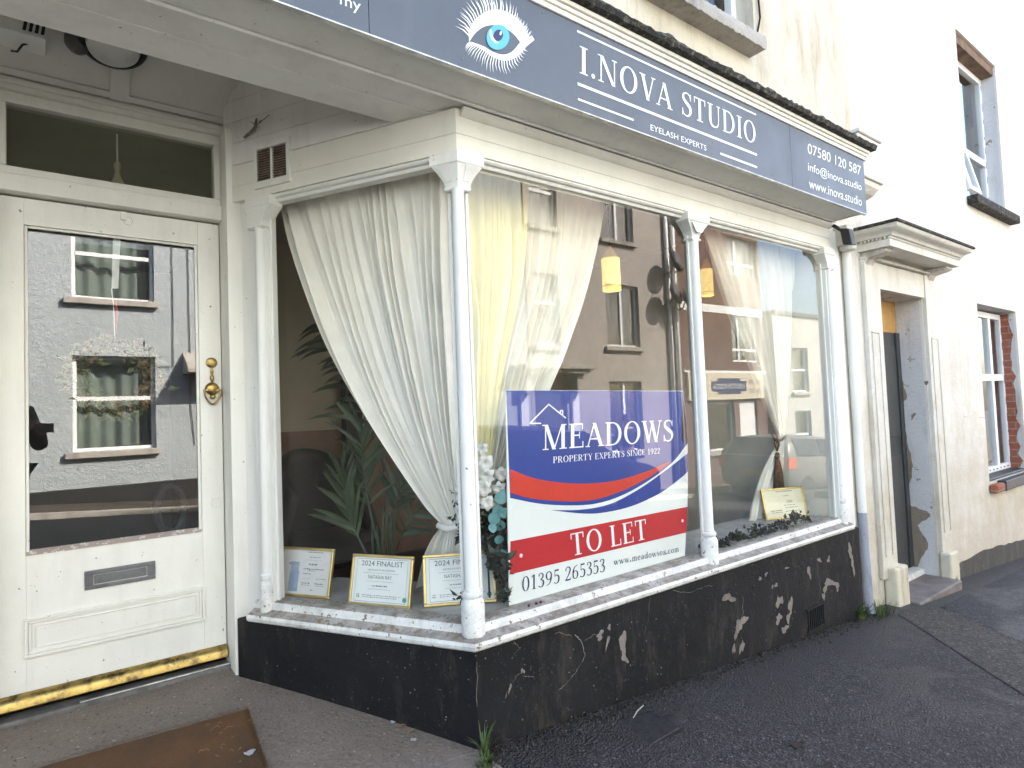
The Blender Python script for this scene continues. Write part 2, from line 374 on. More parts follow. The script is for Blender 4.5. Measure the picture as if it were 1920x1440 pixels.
M['tape'] = simple('frame protection tape', (.05, .10, .28), .5, .3, 40)
M['stonestep'] = simple('stone step', (.22, .185, .165), .7, .25, 6, 0, .003, 70)
def brick(name, a, b, mortar, sc=1.0):
    t = NT(name); x = t.sep(); cx = t.n('CombineXYZ'); t.l(t.math('ADD', x[0], x[1]), cx.inputs[0]); t.l(x[2], cx.inputs[1])
    br = t.n('TexBrick'); t.l(cx.outputs[0], br.inputs['Vector']); br.inputs['Scale'].default_value = sc
    br.inputs['Color1'].default_value = a+(1,); br.inputs['Color2'].default_value = b+(1,); br.inputs['Mortar'].default_value = mortar+(1,)
    br.inputs['Brick Width'].default_value = .225; br.inputs['Row Height'].default_value = .075; br.inputs['Mortar Size'].default_value = .006
    c = t.mix(t.ramp(t.noise(30, 5), .4, .7, 0, .5), br.outputs[0], tuple(v*.6 for v in a)); t.col(c).rough(.85)
    bb = t.math('ADD', t.math('MULTIPLY', br.outputs['Fac'], -1.0), t.math('MULTIPLY', t.noise(60, 4), .5)); t.bump(bb, .006); return t.m
M['brick'] = brick('red brown brick', (.115, .055, .047), (.16, .08, .065), (.30, .25, .21))
M['rawbrick'] = brick('broken red brick', (.30, .09, .05), (.36, .13, .07), (.30, .24, .2))
M['greyrender'] = stucco('grey roughcast', (.42, .46, .48), (.36, .39, .41), .3, .018, 0, 36)
M['beigerender'] = stucco('beige render', (.40, .365, .335), (.31, .275, .25), .4, .006, 0)
M['palerender'] = stucco('pale render', (.42, .42, .40), (.5, .46, .4), .4, .006, 0)
M['opp_plinth'] = simple('black house plinth', (.02, .02, .021), .6, .2)
M['slate'] = simple('roof slate', (.07, .07, .08), .7, .2, 5)
M['carpaint'] = simple('dark grey car paint', (.15, .15, .148), .4, .05, 1, .1)
M['carblue'] = simple('dark blue car paint', (.010, .016, .05), .2, .05, 1, .2)
M['carglass'] = simple('car glass', (.008, .009, .009), .12, .02)
M['tyre'] = simple('tyre rubber', (.02, .02, .02), .8)
M['taillight'] = simple('tail lamp red', (.70, .10, .05), .2, .05)
M['plate'] = simple('number plate', (.70, .56, .08), .4, .03)
M['skin'] = simple('skin', (.50, .31, .23), .5, .05, 20)
M['hair'] = simple('dark hair', (.03, .022, .016), .6, .2, 60)
M['jacket'] = simple('dark jacket', (.022, .024, .032), .8, .2, 30)
M['trousers'] = simple('dark trousers', (.03, .034, .05), .85, .2, 30)
M['shoe'] = simple('brown shoe', (.06, .035, .02), .5)

# ------------------------------------------------------------------ lettering
def bfont(txt, **kw):
    cu = bpy.data.curves.new('lettering', 'FONT'); cu.body = txt; cu.size = 1; cu.resolution_u = 4; cu.fill_mode = 'FRONT'
    for k, v in kw.items(): setattr(cu, k, v)
    o = bpy.data.objects.new('lettering', cu); COL.objects.link(o)
    dg = bpy.context.evaluated_depsgraph_get(); me = bpy.data.meshes.new_from_object(o.evaluated_get(dg))
    vs = [(v.co.x, v.co.y) for v in me.vertices]; fs = [tuple(p.vertices) for p in me.polygons]
    bpy.data.objects.remove(o); bpy.data.curves.remove(cu); bpy.data.meshes.remove(me)
    x0 = min(v[0] for v in vs); x1 = max(v[0] for v in vs); y1 = 0.729 if txt.upper() == txt else 0.76
    if txt[:1] == 'w' or txt == 'my': y1 = 0.55
    return [((x-x0)/(x1-x0), y/y1, 0.0) for x, y in vs], fs
T_, t_ = .15, .052
def g_rect(x0, y0, x1, y1): return [[(x0, y0), (x1, y0), (x1, y1), (x0, y1)]]
def g_st(x, y0=0, y1=1, w=T_): return g_rect(x-w/2, y0, x+w/2, y1)
def g_sf(x, y, w=.32): return g_rect(x-w/2, 0, x+w/2, t_*.8) if y == 0 else g_rect(x-w/2, y-t_*.8, x+w/2, y)
def g_dg(x0, y0, x1, y1, w): return [[(x0-w/2, y0), (x0+w/2, y0), (x1+w/2, y1), (x1-w/2, y1)]] if y0 < y1 else g_dg(x1, y1, x0, y0, w)
def g_arc(cx, cy, rx, ry, a0=0, a1=360, n=28, T=T_, t=t_):
    out = []
    for i in range(n):
        p = [math.radians(a0+(a1-a0)*k/n) for k in (i, i+1)]
        out.append([(cx+rx*math.cos(p[0]), cy+ry*math.sin(p[0])), (cx+rx*math.cos(p[1]), cy+ry*math.sin(p[1])), (cx+(rx-T)*math.cos(p[1]), cy+(ry-t)*math.sin(p[1])), (cx+(rx-T)*math.cos(p[0]), cy+(ry-t)*math.sin(p[0]))])
    return out
def spline(pts, n=8):
    P = [np.array(p, float) for p in pts]; P = [2*P[0]-P[1]]+P+[2*P[-1]-P[-2]]; out = []
    for i in range(1, len(P)-2):
        for k in range(n):
            s = k/n; out.append(.5*((2*P[i])+(-P[i-1]+P[i+1])*s+(2*P[i-1]-5*P[i]+4*P[i+1]-P[i+2])*s*s+(-P[i-1]+3*P[i]-3*P[i+1]+P[i+2])*s**3))
    out.append(P[-2]); return out
def g_stroke(pts, ws):
    P = spline([tuple(p)+(w,) for p, w in zip(pts, ws)]); out = []; L = []; Rr = []
    for i in range(len(P)):
        d = P[min(i+1, len(P)-1)][:2]-P[max(i-1, 0)][:2]; d = d/np.linalg.norm(d); nn = np.array((-d[1], d[0]))*P[i][2]/2
        L.append(tuple(P[i][:2]+nn)); Rr.append(tuple(P[i][:2]-nn))
    for i in range(len(P)-1): out.append([Rr[i], Rr[i+1], L[i+1], L[i]])
    return out
def glyph(c):
    T, t = T_, t_
    if c == 'A': return g_dg(.05, 0, .36, 1, t)+g_dg(.36, 1, .68, 0, T)+g_rect(.16, .30, .56, .30+t)+g_sf(.05, 0, .2)+g_sf(.68, 0, .28), .82
    if c == 'C': return g_arc(.42, .5, .42, .52, 48, 312)+g_rect(.69, .66, .735, .98), .80
    if c == 'D': return g_st(.14)+g_sf(.14, 0, .28)+g_sf(.14, 1, .28)+g_rect(.14, 0, .34, t)+g_rect(.14, 1-t, .34, 1)+g_arc(.34, .5, .44, .5, -90, 90), .84
    if c == 'E': return g_st(.14)+g_rect(0, 0, .62, t)+g_rect(0, 1-t, .60, 1)+g_rect(.14, .49, .46, .49+t)+g_rect(.575, 0, .62, .26)+g_rect(.555, .76, .60, 1)+g_rect(.43, .38, .465, .65), .70
    if c == 'I': return g_st(.17)+g_sf(.17, 0, .34)+g_sf(.17, 1, .34), .38
    if c == 'L': return g_st(.14)+g_rect(0, 0, .60, t)+g_rect(.555, 0, .60, .30)+g_sf(.14, 1, .30), .66
    if c == 'M': return g_st(.11, w=t)+g_dg(.13, 1, .46, 0, T)+g_dg(.46, 0, .80, 1, t)+g_st(.84)+g_sf(.11, 0, .24)+g_sf(.84, 0, .32)+g_sf(.08, 1, .22)+g_sf(.88, 1, .22), 1.04
    if c == 'N': return g_st(.11, w=t)+g_dg(.13, 1, .68, 0, T)+g_st(.72, w=t)+g_sf(.11, 0, .24)+g_sf(.07, 1, .22)+g_sf(.72, 1, .24), .88
    if c == 'O': return g_arc(.42, .5, .42, .52), .88
    if c == 'P': return g_st(.14)+g_sf(.14, 0, .32)+g_sf(.14, 1, .28)+g_rect(.14, 1-t, .34, 1)+g_rect(.14, .46, .34, .46+t)+g_arc(.34, .73, .30, .27, -90, 90), .68
    if c == 'R': return glyph('P')[0]+g_dg(.36, .48, .66, 0, T)+g_sf(.70, 0, .2), .80
    if c == 'S': return g_stroke([(.52, .74), (.44, .93), (.28, .985), (.12, .9), (.11, .72), (.28, .56), (.46, .42), (.51, .25), (.42, .07), (.26, .015), (.1, .09), (.05, .28)], [.03, .05, .05, .09, .13, .16, .16, .13, .09, .05, .05, .03])+g_rect(.50, .70, .54, .99)+g_rect(.03, .01, .07, .30), .62
    if c == 'T': return g_st(.34)+g_rect(0, 1-t, .68, 1)+g_rect(0, .74, .045, 1)+g_rect(.635, .74, .68, 1)+g_sf(.34, 0, .36), .74
    if c == 'U': return g_stroke([(.14, 1), (.14, .65), (.14, .32), (.21, .09), (.40, .02), (.60, .09), (.66, .32), (.66, .65), (.66, 1)], [T, T, T, .12, t*1.3, t, t, t, t])+g_sf(.14, 1, .34)+g_sf(.66, 1, .24), .84
    if c == 'V': return g_dg(.12, 1, .40, 0, T)+g_dg(.40, 0, .68, 1, t)+g_sf(.12, 1, .30)+g_sf(.68, 1, .22), .78
    if c == 'W': return g_dg(.10, 1, .34, 0, T)+g_dg(.34, 0, .55, 1, t)+g_dg(.50, 1, .76, 0, T)+g_dg(.76, 0, .98, 1, t)+g_sf(.10, 1, .28)+g_sf(.5, 1, .24)+g_sf(.98, 1, .2), 1.08
    if c == 'X': return g_dg(.12, 1, .62, 0, T)+g_dg(.10, 0, .62, 1, t)+g_sf(.12, 1, .28)+g_sf(.62, 0, .28)+g_sf(.10, 0, .2)+g_sf(.62, 1, .2), .76
    if c == 'Y': return g_dg(.10, 1, .38, .45, T)+g_dg(.64, 1, .40, .45, t)+g_st(.38, 0, .5)+g_sf(.38, 0, .32)+g_sf(.10, 1, .28)+g_sf(.64, 1, .2), .74
    if c == '0': return g_arc(.30, .5, .30, .52, T=.12), .66
    if c == '1': return g_st(.26, w=.12)+g_sf(.26, 0, .34)+g_dg(.07, .84, .24, .99, .09), .52
    if c == '2': return g_stroke([(.08, .72), (.13, .92), (.29, .985), (.45, .9), (.47, .7), (.34, .42), (.08, .05)], [.09, .06, .06, .1, .12, .09, .06])+g_rect(.04, 0, .52, .10)+g_rect(.48, 0, .52, .2), .60
    if c == '3': return g_stroke([(.08, .80), (.15, .95), (.29, .985), (.43, .88), (.41, .67), (.24, .55), (.43, .45), (.48, .26), (.40, .07), (.24, .015), (.06, .12)], [.09, .06, .05, .1, .11, .05, .1, .13, .1, .05, .09]), .58
    if c == '5': return g_stroke([(.12, .53), (.28, .60), (.44, .50), (.48, .28), (.39, .07), (.22, .015), (.05, .11)], [.05, .06, .11, .13, .1, .05, .09])+g_rect(.10, .52, .145, 1)+g_rect(.10, .89, .47, 1), .58
    if c == '6': return g_arc(.30, .31, .27, .31, T=.11)+g_stroke([(.09, .32), (.11, .6), (.25, .87), (.50, .99)], [.11, .11, .07, .04]), .64
    if c == '9': return [[(.60-x, 1-y) for x, y in p] for p in glyph('6')[0]], .64
    if c == 'w': return [[(x*.62, y*.47) for x, y in p] for p in glyph('W')[0]], .68
    if c == 'm': return g_st(.12, 0, .47, .09)+g_stroke([(.12, .36), (.22, .46), (.33, .44), (.36, .32), (.36, 0)], [.04, .05, .07, .09, .09])+g_stroke([(.36, .36), (.46, .46), (.57, .44), (.60, .32), (.60, 0)], [.04, .05, .07, .09, .09])+g_sf(.12, 0, .2)+g_sf(.36, 0, .2)+g_sf(.60, 0, .2), .74
    if c == 'e': return g_arc(.21, .24, .20, .25, 0, 320, T=.09, t=.045)+g_rect(.05, .235, .40, .275), .45
    if c == 'a': return g_arc(.18, .14, .15, .15, T=.07, t=.04)+g_st(.33, 0, .34, .09)+g_stroke([(.07, .38), (.19, .465), (.31, .42), (.335, .3)], [.07, .05, .06, .08])+g_sf(.36, 0, .12), .46
    if c == 'd': return g_arc(.21, .24, .19, .25, T=.09, t=.045)+g_st(.38, 0, .74, .09)+g_sf(.42, 0, .16)+g_rect(.3, .71, .42, .74), .52
    if c == 'o': return g_arc(.22, .24, .21, .25, T=.09, t=.045), .47
    if c == 's': return [[(x*.56, y*.48) for x, y in p] for p in glyph('S')[0]], .37
    if c == 'c': return g_arc(.21, .24, .20, .25, 45, 315, T=.09, t=.045), .41
    if c == '.': return g_arc(.10, .08, .08, .09, T=.08, t=.09, n=10), .24
    return [], .32
def serif(txt, gap=.05):
    vs = []; fs = []; x = 0; k = 0
    for c in txt:
        ps, adv = glyph(c)
        for p in ps:
            b = len(vs); vs += [(a+x, bb, k*1e-5) for a, bb in p]; fs.append(tuple(range(b, b+len(p)))); k = (k+1) % 9
        x += adv+gap
    x0 = min(v[0] for v in vs); x1 = max(v[0] for v in vs)
    return [((v[0]-x0)/(x1-x0), v[1], v[2]) for v in vs], fs
def put(mb, txt, ll, lr, ul, off):             # lettering laid into a parallelogram, lifted along off
    vs, fs = txt; ll, lr, ul = Vector(ll), Vector(lr), Vector(ul); o = Vector(off); on_ = o.normalized()
    V = [ll+(lr-ll)*x+(ul-ll)*y+o+on_*(z*4) for x, y, z in vs]
    if (lr-ll).cross(ul-ll).dot(on_) < 0: fs = [f[::-1] for f in fs]
    mb.add(V, fs)
def strip(mb, a, b, up, off):                  # a thin flat line from a to b, up = its height vector
    a, b, up, o = Vector(a), Vector(b), Vector(up), Vector(off)
    q = [a+o, b+o, b+up+o, a+up+o]
    if (b-a).cross(up).dot(o) < 0: q = q[::-1]
    mb.poly(q)
#PART2
def sweep(mb, path, prof, mats=None):          # a closed outline (out, z) carried along a mitred line; out is to the right of travel
    P = [Vector((p[0], p[1], 0)) for p in path]; nn = []
    for a, b in zip(P, P[1:]):
        d = (b-a).normalized(); nn.append(Vector((d.y, -d.x, 0)))
    off = [nn[0]]+[(a+b)/(1+a.dot(b)) for a, b in zip(nn, nn[1:])]+[nn[-1]]
    k = len(prof); vs = [p+o*q[0]+Vector((0, 0, q[1])) for p, o in zip(P, off) for q in prof]
    b0 = len(mb.v); mb.v += vs
    area = sum(prof[i][0]*prof[(i+1) % k][1]-prof[(i+1) % k][0]*prof[i][1] for i in range(k)); fl = area > 0
    for i in range(len(P)-1):
        for j in range(k):
            q = [b0+i*k+j, b0+i*k+(j+1) % k, b0+(i+1)*k+(j+1) % k, b0+(i+1)*k+j]
            mb.f.append(q if not fl else q[::-1]); mb.mi.append(mats[j] if mats else mb.m)
    e0 = [b0+j for j in range(k)]; e1 = [b0+(len(P)-1)*k+j for j in range(k)]
    mb.f.append(e0[::-1] if not fl else e0); mb.f.append(e1 if not fl else e1[::-1]); mb.mi += [mb.m, mb.m]
V3 = Vector
rnd = random.Random(7)
GL = CC+RU*0.958                                # where the return pane ends at the left pilaster
PATH = [(GL+RU*.10).to_tuple()[:2], (1.27, 1.965), (4.20, 1.965)]
PATHG = [GL.to_tuple()[:2], (1.27, 1.965), (4.16, 1.965)]
# ------------------------------------------------------------------ ground
def sheet(name, pts, mat, kind='structure', label=None, zf=None, nx=24, ny=8):
    # pts: four corners in plan, gridded so that the sheet follows the fall of the street
    a, b, c, d = [V3((p[0], p[1], 0)) for p in pts]; rows = []
    for j in range(ny+1):
        r = []
        for i in range(nx+1):
            p = a.lerp(b, i/nx).lerp(d.lerp(c, i/nx), j/ny); r.append(V3((p.x, p.y, zf(p.x, p.y))))
        rows.append(r)
    o = MB().grid(rows).build(name, mat, origin=(0, 0, 0), smooth=True)
    return tag(o, label, None, None, kind)
pav = lambda x, y: gz(x)-.02*(1.95-y)
sheet('pavement', [(1.236, .45), (30, .45), (30, 2.2), (1.236, 2.2)], M['tarmac'], zf=pav, nx=60)
sheet('tarmac_patch', [(4.02, .45), (12, .45), (12, 1.95), (5.02, 1.70)], M['tarmac_patch'], zf=lambda x, y: pav(x, y)+.005, nx=40)
sheet('tarmac_glare', [(3.45, .75), (4.10, .45), (5.00, 1.66), (4.55, 1.80)], M['tarmac_tan'], zf=lambda x, y: pav(x, y)+.0035, nx=10)  # patch of bounced glare on the pavement, painted as a browner sheet
def entry(x, y):
    if y < 1.9: return pav(x, y)+.004
    k = min(1, (y-1.9)/1.15); return (pav(x, 1.9)+.004)*(1-k)+(-1.112)*k
sheet('entry_floor', [(-8, .45), (1.24, .45), (1.24, 3.12), (-8, 3.12)], M['concrete'], zf=entry, nx=60, ny=40)
sheet('road', [(-90, -30), (120, -30), (120, .36), (-90, .36)], M['road'], zf=lambda x, y: gz(x)-.155-.0*y, nx=120, ny=6)
sheet('far_pavement', [(-40, -9), (60, -9), (60, -4.85), (-40, -4.85)], M['opp_pave'], zf=lambda x, y: gz(x)-.075, nx=80, ny=2)
mb = MB()
for x in range(-12, 30):
    for y0, y1, dz in ((.36, .45, -.03), (-4.85, -4.73, -.072)):
        mb.add([V3((a, b, gz(a)+dz-c)) for a in (x, x+.994) for b in (y0, y1) for c in (0, .3)], [(0, 2, 6, 4), (0, 4, 5, 1), (2, 3, 7, 6), (0, 1, 3, 2), (4, 6, 7, 5)])
tag(mb.build('kerb', M['stone'], origin=(0, 0, 0)), kind='structure')

# ------------------------------------------------------------------ the shop
shop = thing('shop_building', (2.6, 1.965, -1.25), 'white painted corner shop front with black rendered base and a deep porch', 'shop')
mb = MB(); pl = [(.665, 2.93), (1.238, 1.903), (4.30, 1.903), (4.30, 2.3), (1.5, 2.3), (1.05, 3.1), (.70, 3.1)]
mb.prism([V3((x, y, -.872)) for x, y in pl], (0, 0, -2.2)); mb.build('plinth', M['plinth'], shop, bevel=.006)
# peeled patches and cracks in the black paint
mb = MB(); py = 1.9015
def blot(cx, cy, rx, ry, n=26, seed=0, rot=0):
    r = random.Random(seed); ph = [r.uniform(0, 6.28) for _ in range(5)]; pts = []
    for i in range(n):
        a = 2*math.pi*i/n; k = 1+.28*math.sin(2*a+ph[0])+.22*math.sin(3*a+ph[1])+.16*math.sin(5*a+ph[2])+r.uniform(-.14, .14)
        x, y = rx*k*math.cos(a), ry*k*math.sin(a); pts.append((cx+x*math.cos(rot)-y*math.sin(rot), cy+x*math.sin(rot)+y*math.cos(rot)))
    return pts
for k, (cx, cy, rx, ry, ro) in enumerate([(1168, 1205, 9, 20, .1), (1171, 1233, 5, 14, -.3), (1125, 1191, 6, 11, .5), (1139, 1205, 2, 19, .25), (1366, 1121, 12, 9, .2), (1389, 1168, 10, 15, .5),
        (1382, 1186, 5, 12, .5), (1391, 1213, 4, 15, .2), (1376, 1216, 3, 12, .1), (1461, 1128, 7, 12, .2), (1460, 1160, 6, 10, .1), (1482, 1135, 5, 16, -.1), (1471, 1180, 6, 9, .2), (1478, 1160, 3, 14, .1),
        (1517, 1072, 3, 15, -.1), (1556, 1092, 12, 7, -.2), (1570, 1100, 3, 11, -.15), (1548, 1102, 4, 12, .2), (1544, 1118, 3, 8, 0), (1594, 1035, 5, 14, -.2), (1599, 1060, 3, 18, -.1), (1536, 1050, 3, 6, -.4), (1553, 1049, 3, 6, .4), (1475, 1065, 5, 2, -.5),
        (1142, 1176, 4, 5, 0), (1455, 1097, 3, 5, 0), (1425, 1085, 4, 3, .3), (1436, 1077, 3, 4, .3), (980, 1258, 4, 5, 0), (956, 1290, 2, 9, .2), (1448, 1100, 2, 4, 0)]):
    MB().prism([aY(x, y, py) for x, y in blot(cx, cy, rx*.8, ry*.88, seed=k, rot=ro)], (0, -.0006-.00003*k, 0)).build('peeled_patch', M['peel'], shop)
def crack(pts, w, seed):
    r = random.Random(seed); P = []
    for (a, b), (c, d) in zip(pts, pts[1:]):
        for i in range(6): P.append((a+(c-a)*i/6+r.uniform(-1.3, 1.3), b+(d-b)*i/6+r.uniform(-1.3, 1.3)))
    L = [aY(x, y, py) for x, y in P]
    for i in range(len(L)-1):
        ww = w*r.uniform(.4, 1.5); mb.prism([L[i]-V3((ww, 0, 0)), L[i]+V3((ww, 0, ww)), L[i+1]+V3((ww, 0, ww)), L[i+1]-V3((ww, 0, 0))], (0, -.0005-.00001*(i % 7), 0))
for k, (p, w) in enumerate([([(1077, 1190), (1090, 1203), (1097, 1230), (1080, 1260), (1062, 1282), (1045, 1297)], .0018), ([(1097, 1201), (1120, 1187)], .0016), ([(982, 1258), (968, 1268), (955, 1290), (945, 1315)], .0013), ([(984, 1268), (1003, 1270)], .001),
        ([(1262, 1108), (1290, 1112), (1320, 1100), (1340, 1098)], .0009), ([(1040, 1188), (1048, 1186), (1075, 1194)], .0009), ([(1219, 1120), (1215, 1165), (1205, 1195)], .0006), ([(1393, 1120), (1394, 1150), (1385, 1165)], .0013), ([(895, 1240), (894, 1300), (895, 1330)], .0008), ([(1538, 1085), (1537, 1120), (1530, 1150)], .0009), ([(963, 1205), (975, 1215), (962, 1228)], .0009)]):
    mb = MB(); crack(p, w, k); mb.build('crack', M['peel'], shop)
# air brick set in the plinth
a, b = aY(1514, 1142, 1.90), aY(1541, 1167, 1.90); mb = MB(); x0, x1, z0, z1 = a.x, b.x+.02, -1.37, -1.255
for i in range(9):
    x = x0+(x1-x0)*i/8; mb.box(x, x+.008, 1.894, 1.9035, z0, z1)
mb.box(x0-.012, x1+.02, 1.8945, 1.9035, z0-.012, z0-.0005); mb.box(x0-.012, x1+.02, 1.8945, 1.9035, z1+.0005, z1+.012)
mb.build('air_brick', M['plinth'], shop)
# sill, display ledge
mb = MB(); sweep(mb, PATH, [(-.06, -.87), (.072, -.87), (.08, -.863), (.083, -.85), (.078, -.838), (.036, -.822), (.034, -.803), (.024, -.794), (.006, -.790), (-.06, -.79)], [0, 0, 0, 0, 1, 0, 0, 1, 1, 0])
mb.build('sill', [M['sill'], M['silltop']], shop, smooth='angle')
mb = MB(); mb.prism([V3((x, y, -.81)) for x, y in ((.87, 2.80), (1.30, 2.00), (4.2, 2.00), (4.2, 2.42), (1.55, 2.42), (1.15, 3.0), (.93, 3.0))], (0, 0, .012)); mb.build('display_ledge', M['ledge'], shop)
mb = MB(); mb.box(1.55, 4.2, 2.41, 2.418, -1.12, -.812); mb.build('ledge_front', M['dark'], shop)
# fascia boards and window head moulding
mb = MB()
PATHF = [(CC+RU*1.19).to_tuple()[:2]]+PATH[1:]
sweep(mb, PATHF, [(-.04, .992), (.033, .992), (.035, .994), (.035, 1.058), (.033, 1.060), (-.04, 1.060)])
sweep(mb, PATHF, [(-.04, 1.0605), (.033, 1.0605), (.035, 1.0625), (.035, 1.158), (-.04, 1.158)])
sweep(mb, PATH[1:], [(.0355, 1.128), (.043, 1.130), (.060, 1.146), (.064, 1.158), (.0355, 1.158)])
mb.build('fascia', M['frieze'], shop, smooth='angle')
mb = MB(); sweep(mb, PATHG, [(-.03, .958), (.012, .958), (.016, .964), (.018, .970), (.030, .973), (.036, .980), (.036, .986), (.026, .9915), (-.03, .9915)]); mb.build('head_moulding', M['paint'], shop, smooth='angle')
# boards of the return wall above the fascia
mb = MB()
for i, (z0, z1) in enumerate(((1.162, 1.262), (1.2640, 1.362), (1.364, 1.462), (1.464, 1.78))): mb.fbox(RET, .05, 1.19, .022, .034-.0004*i, z0, z1)
mb.build('return_boarding', M['soffit'], shop, bevel=.0015)
mb = MB(); mb.fbox(RET, 1.036, 1.20, -.06, .004, -1.2, 1.16); mb.build('return_pier', M['paint'], shop, bevel=.002)
# vent grille on the return wall
g0, g1 = aR(483, 300, .04), aR(538, 300, .04); u0 = (g1-CC).dot(RU); u1 = (g0-CC).dot(RU); z0, z1 = aR(510, 336, .04).z, aR(510, 275, .04).z
mb = MB(); mb.fbox(RET, u0-.018, u1+.018, .034, .048, z0-.03, z0); mb.fbox(RET, u0-.018, u1+.018, .034, .048, z1, z1+.025); mb.fbox(RET, u0-.018, u0, .034, .0475, z0, z1); mb.fbox(RET, u1, u1+.018, .034, .0475, z0, z1)
um = (u0+u1)/2; mb.fbox(RET, um-.006, um+.006, .034, .047, z0, z1); vg = mb.build('vent_grille', M['paint'], shop, bevel=.0015)
mb = MB()
n = 13
for i in range(n):
    z = z0+(z1-z0)*(i+.5)/n
    for a, b in ((u0, um-.006), (um+.006, u1)):
        P = [CC+RU*q+RN*w+V3((0, 0, zz)) for q in (a, b) for w, zz in ((.0375, z+.006), (.0462, z-.004), (.0445, z-.0055), (.0375, z+.004))]
        mb.loft([P[:4], P[4:]])
mb.build('louvres', simple('rusty louvre', (.30, .22, .17), .7, .3, 40), vg)
mb = MB(); mb.fbox(RET, u0, u1, .0352, .0362, z0, z1); mb.build('vent_backing', M['dark'], vg)
# columns and pilasters
def cap_rings(c, dirs, wid, deps, zs):
    pass
def corner_capital(parent):
    Fn = V3((0, -1, 0)); Ap = (RN+Fn)/(1+RN.dot(Fn)); c = V3((1.27, 1.965, 0)); rings = []
    for z, s, o in ((.845, .038, .026), (.850, .043, .030), (.858, .043, .030), (.861, .040, .028), (.874, .042, .030), (.893, .050, .036), (.915, .065, .044), (.938, .082, .052), (.944, .090, .057), (.983, .090, .057), (.986, .086, .054)):
        A = c+Ap*o; f = c+V3((1, 0, 0))*s+Fn*o; r = c+RU*s+RN*o
        rings.append([p+V3((0, 0, z)) for p in (A, f, f-Fn*(o+.02), c-Ap*.02, r-RN*(o+.02), r)])
    MB().loft(rings).build('capital', M['paint'], parent, bevel=.0015)
    # raised panel on each face
    for d, nn in ((V3((1, 0, 0)), Fn), (RU, RN)):
        mb = MB()
        for (z, s, o), (z2, s2, o2) in zip([(.880, .030, .032), (.898, .036, .039), (.916, .050, .046), (.934, .066, .055)], [(.898, .036, .039), (.916, .050, .046), (.934, .066, .055), (.938, .070, .056)]):
            q = [c+d*.006+nn*o+V3((0, 0, z)), c+d*s+nn*o+V3((0, 0, z)), c+d*s2+nn*o2+V3((0, 0, z2)), c+d*.006+nn*o2+V3((0, 0, z2))]
            mb.prism(q, nn*.0025)
        mb.build('capital_panel', M['paint'], parent)
def mid_capital(parent, x):
    rings = []; c = V3((x, 1.965, 0))
    for z, s, o in ((.845, .030, .030), (.852, .038, .036), (.858, .038, .036), (.861, .031, .031), (.874, .033, .033), (.893, .043, .037), (.915, .062, .045), (.938, .085, .052), (.944, .092, .058), (.983, .092, .058), (.986, .088, .055)):
        rings.append([c+V3((a*s, b, z)) for a, b in ((-1, -o), (1, -o), (1, .02), (-1, .02))])
    MB().loft(rings).build('capital', M['paint'], parent, bevel=.0015)
    mb = MB(); mb.prism([c+V3((a, -.053, z)) for a, z in ((-.024, .885), (.024, .885), (.060, .934), (-.060, .934))], (0, -.0035, 0)); mb.build('capital_panel', M['paint'], parent, bevel=.001)
def column(x, y, lab):
    mb = MB(); mb.lathe((x, y, 0), [(.0270, -.70), (.0268, -.3), (.0255, .3), (.0245, .852)], 32); co = mb.build('column', M['paint'], shop, smooth='angle', label=lab)
    mb = MB(); mb.lathe((x, y, 0), [(.044, -.842), (.0445, -.72), (.042, -.706), (.036, -.698), (.034, -.692), (.038, -.688), (.040, -.680), (.038, -.672), (.031, -.668), (.029, -.66)], 32); mb.build('base', M['sill'], co, smooth='angle')
    return co
c1 = column(1.262, 1.953, 'round white corner column'); corner_capital(c1)
MX = 2.722; c2 = column(MX, 1.950, 'round white column between the two front panes'); mid_capital(c2, MX)
def half_cap(mb, fr, u0, u1, sgn):             # bracket that swells only towards the glass
    o, u, n = fr; rings = []
    for z, s, d in ((.845, .0, .046), (.852, .008, .052), (.858, .008, .052), (.861, .002, .047), (.880, .006, .048), (.900, .018, .05), (.920, .036, .053), (.938, .054, .055), (.944, .060, .060), (.985, .060, .060)):
        a, b = (u0-s, u1) if sgn < 0 else (u0, u1+s)
        rings.append([o+u*q+n*w+V3((0, 0, z)) for q, w in ((a, d), (b, d), (b, -.02), (a, -.02))])
    mb.loft(rings)
for fr, u0, u1, sg, lab in ((RET, .958, 1.040, -1, 'pilaster beside the door'), (FRONT, 4.120, 4.205, -1, 'pilaster at the right end')):
    mb = MB(); mb.fbox(fr, u0, u1, -.04, .030, -.845, .99); um = u0+.03
    P = fr[0]+fr[1]*um+fr[2]*.030
    mb.lathe((P.x, P.y, 0), [(.022, -.70), (.020, .85)], 20)
    pi_ = mb.build('pilaster', M['paint'], shop, bevel=.002, label=lab)
    mb = MB(); half_cap(mb, fr, u0, u1, sg); mb.build('capital', M['paint'], pi_, bevel=.0015)
    mb = MB(); mb.lathe((P.x, P.y, 0), [(.030, -.842), (.031, -.72), (.028, -.706), (.024, -.698), (.027, -.688), (.027, -.674), (.022, -.668)], 20); mb.build('base', M['sill'], pi_, smooth='angle')
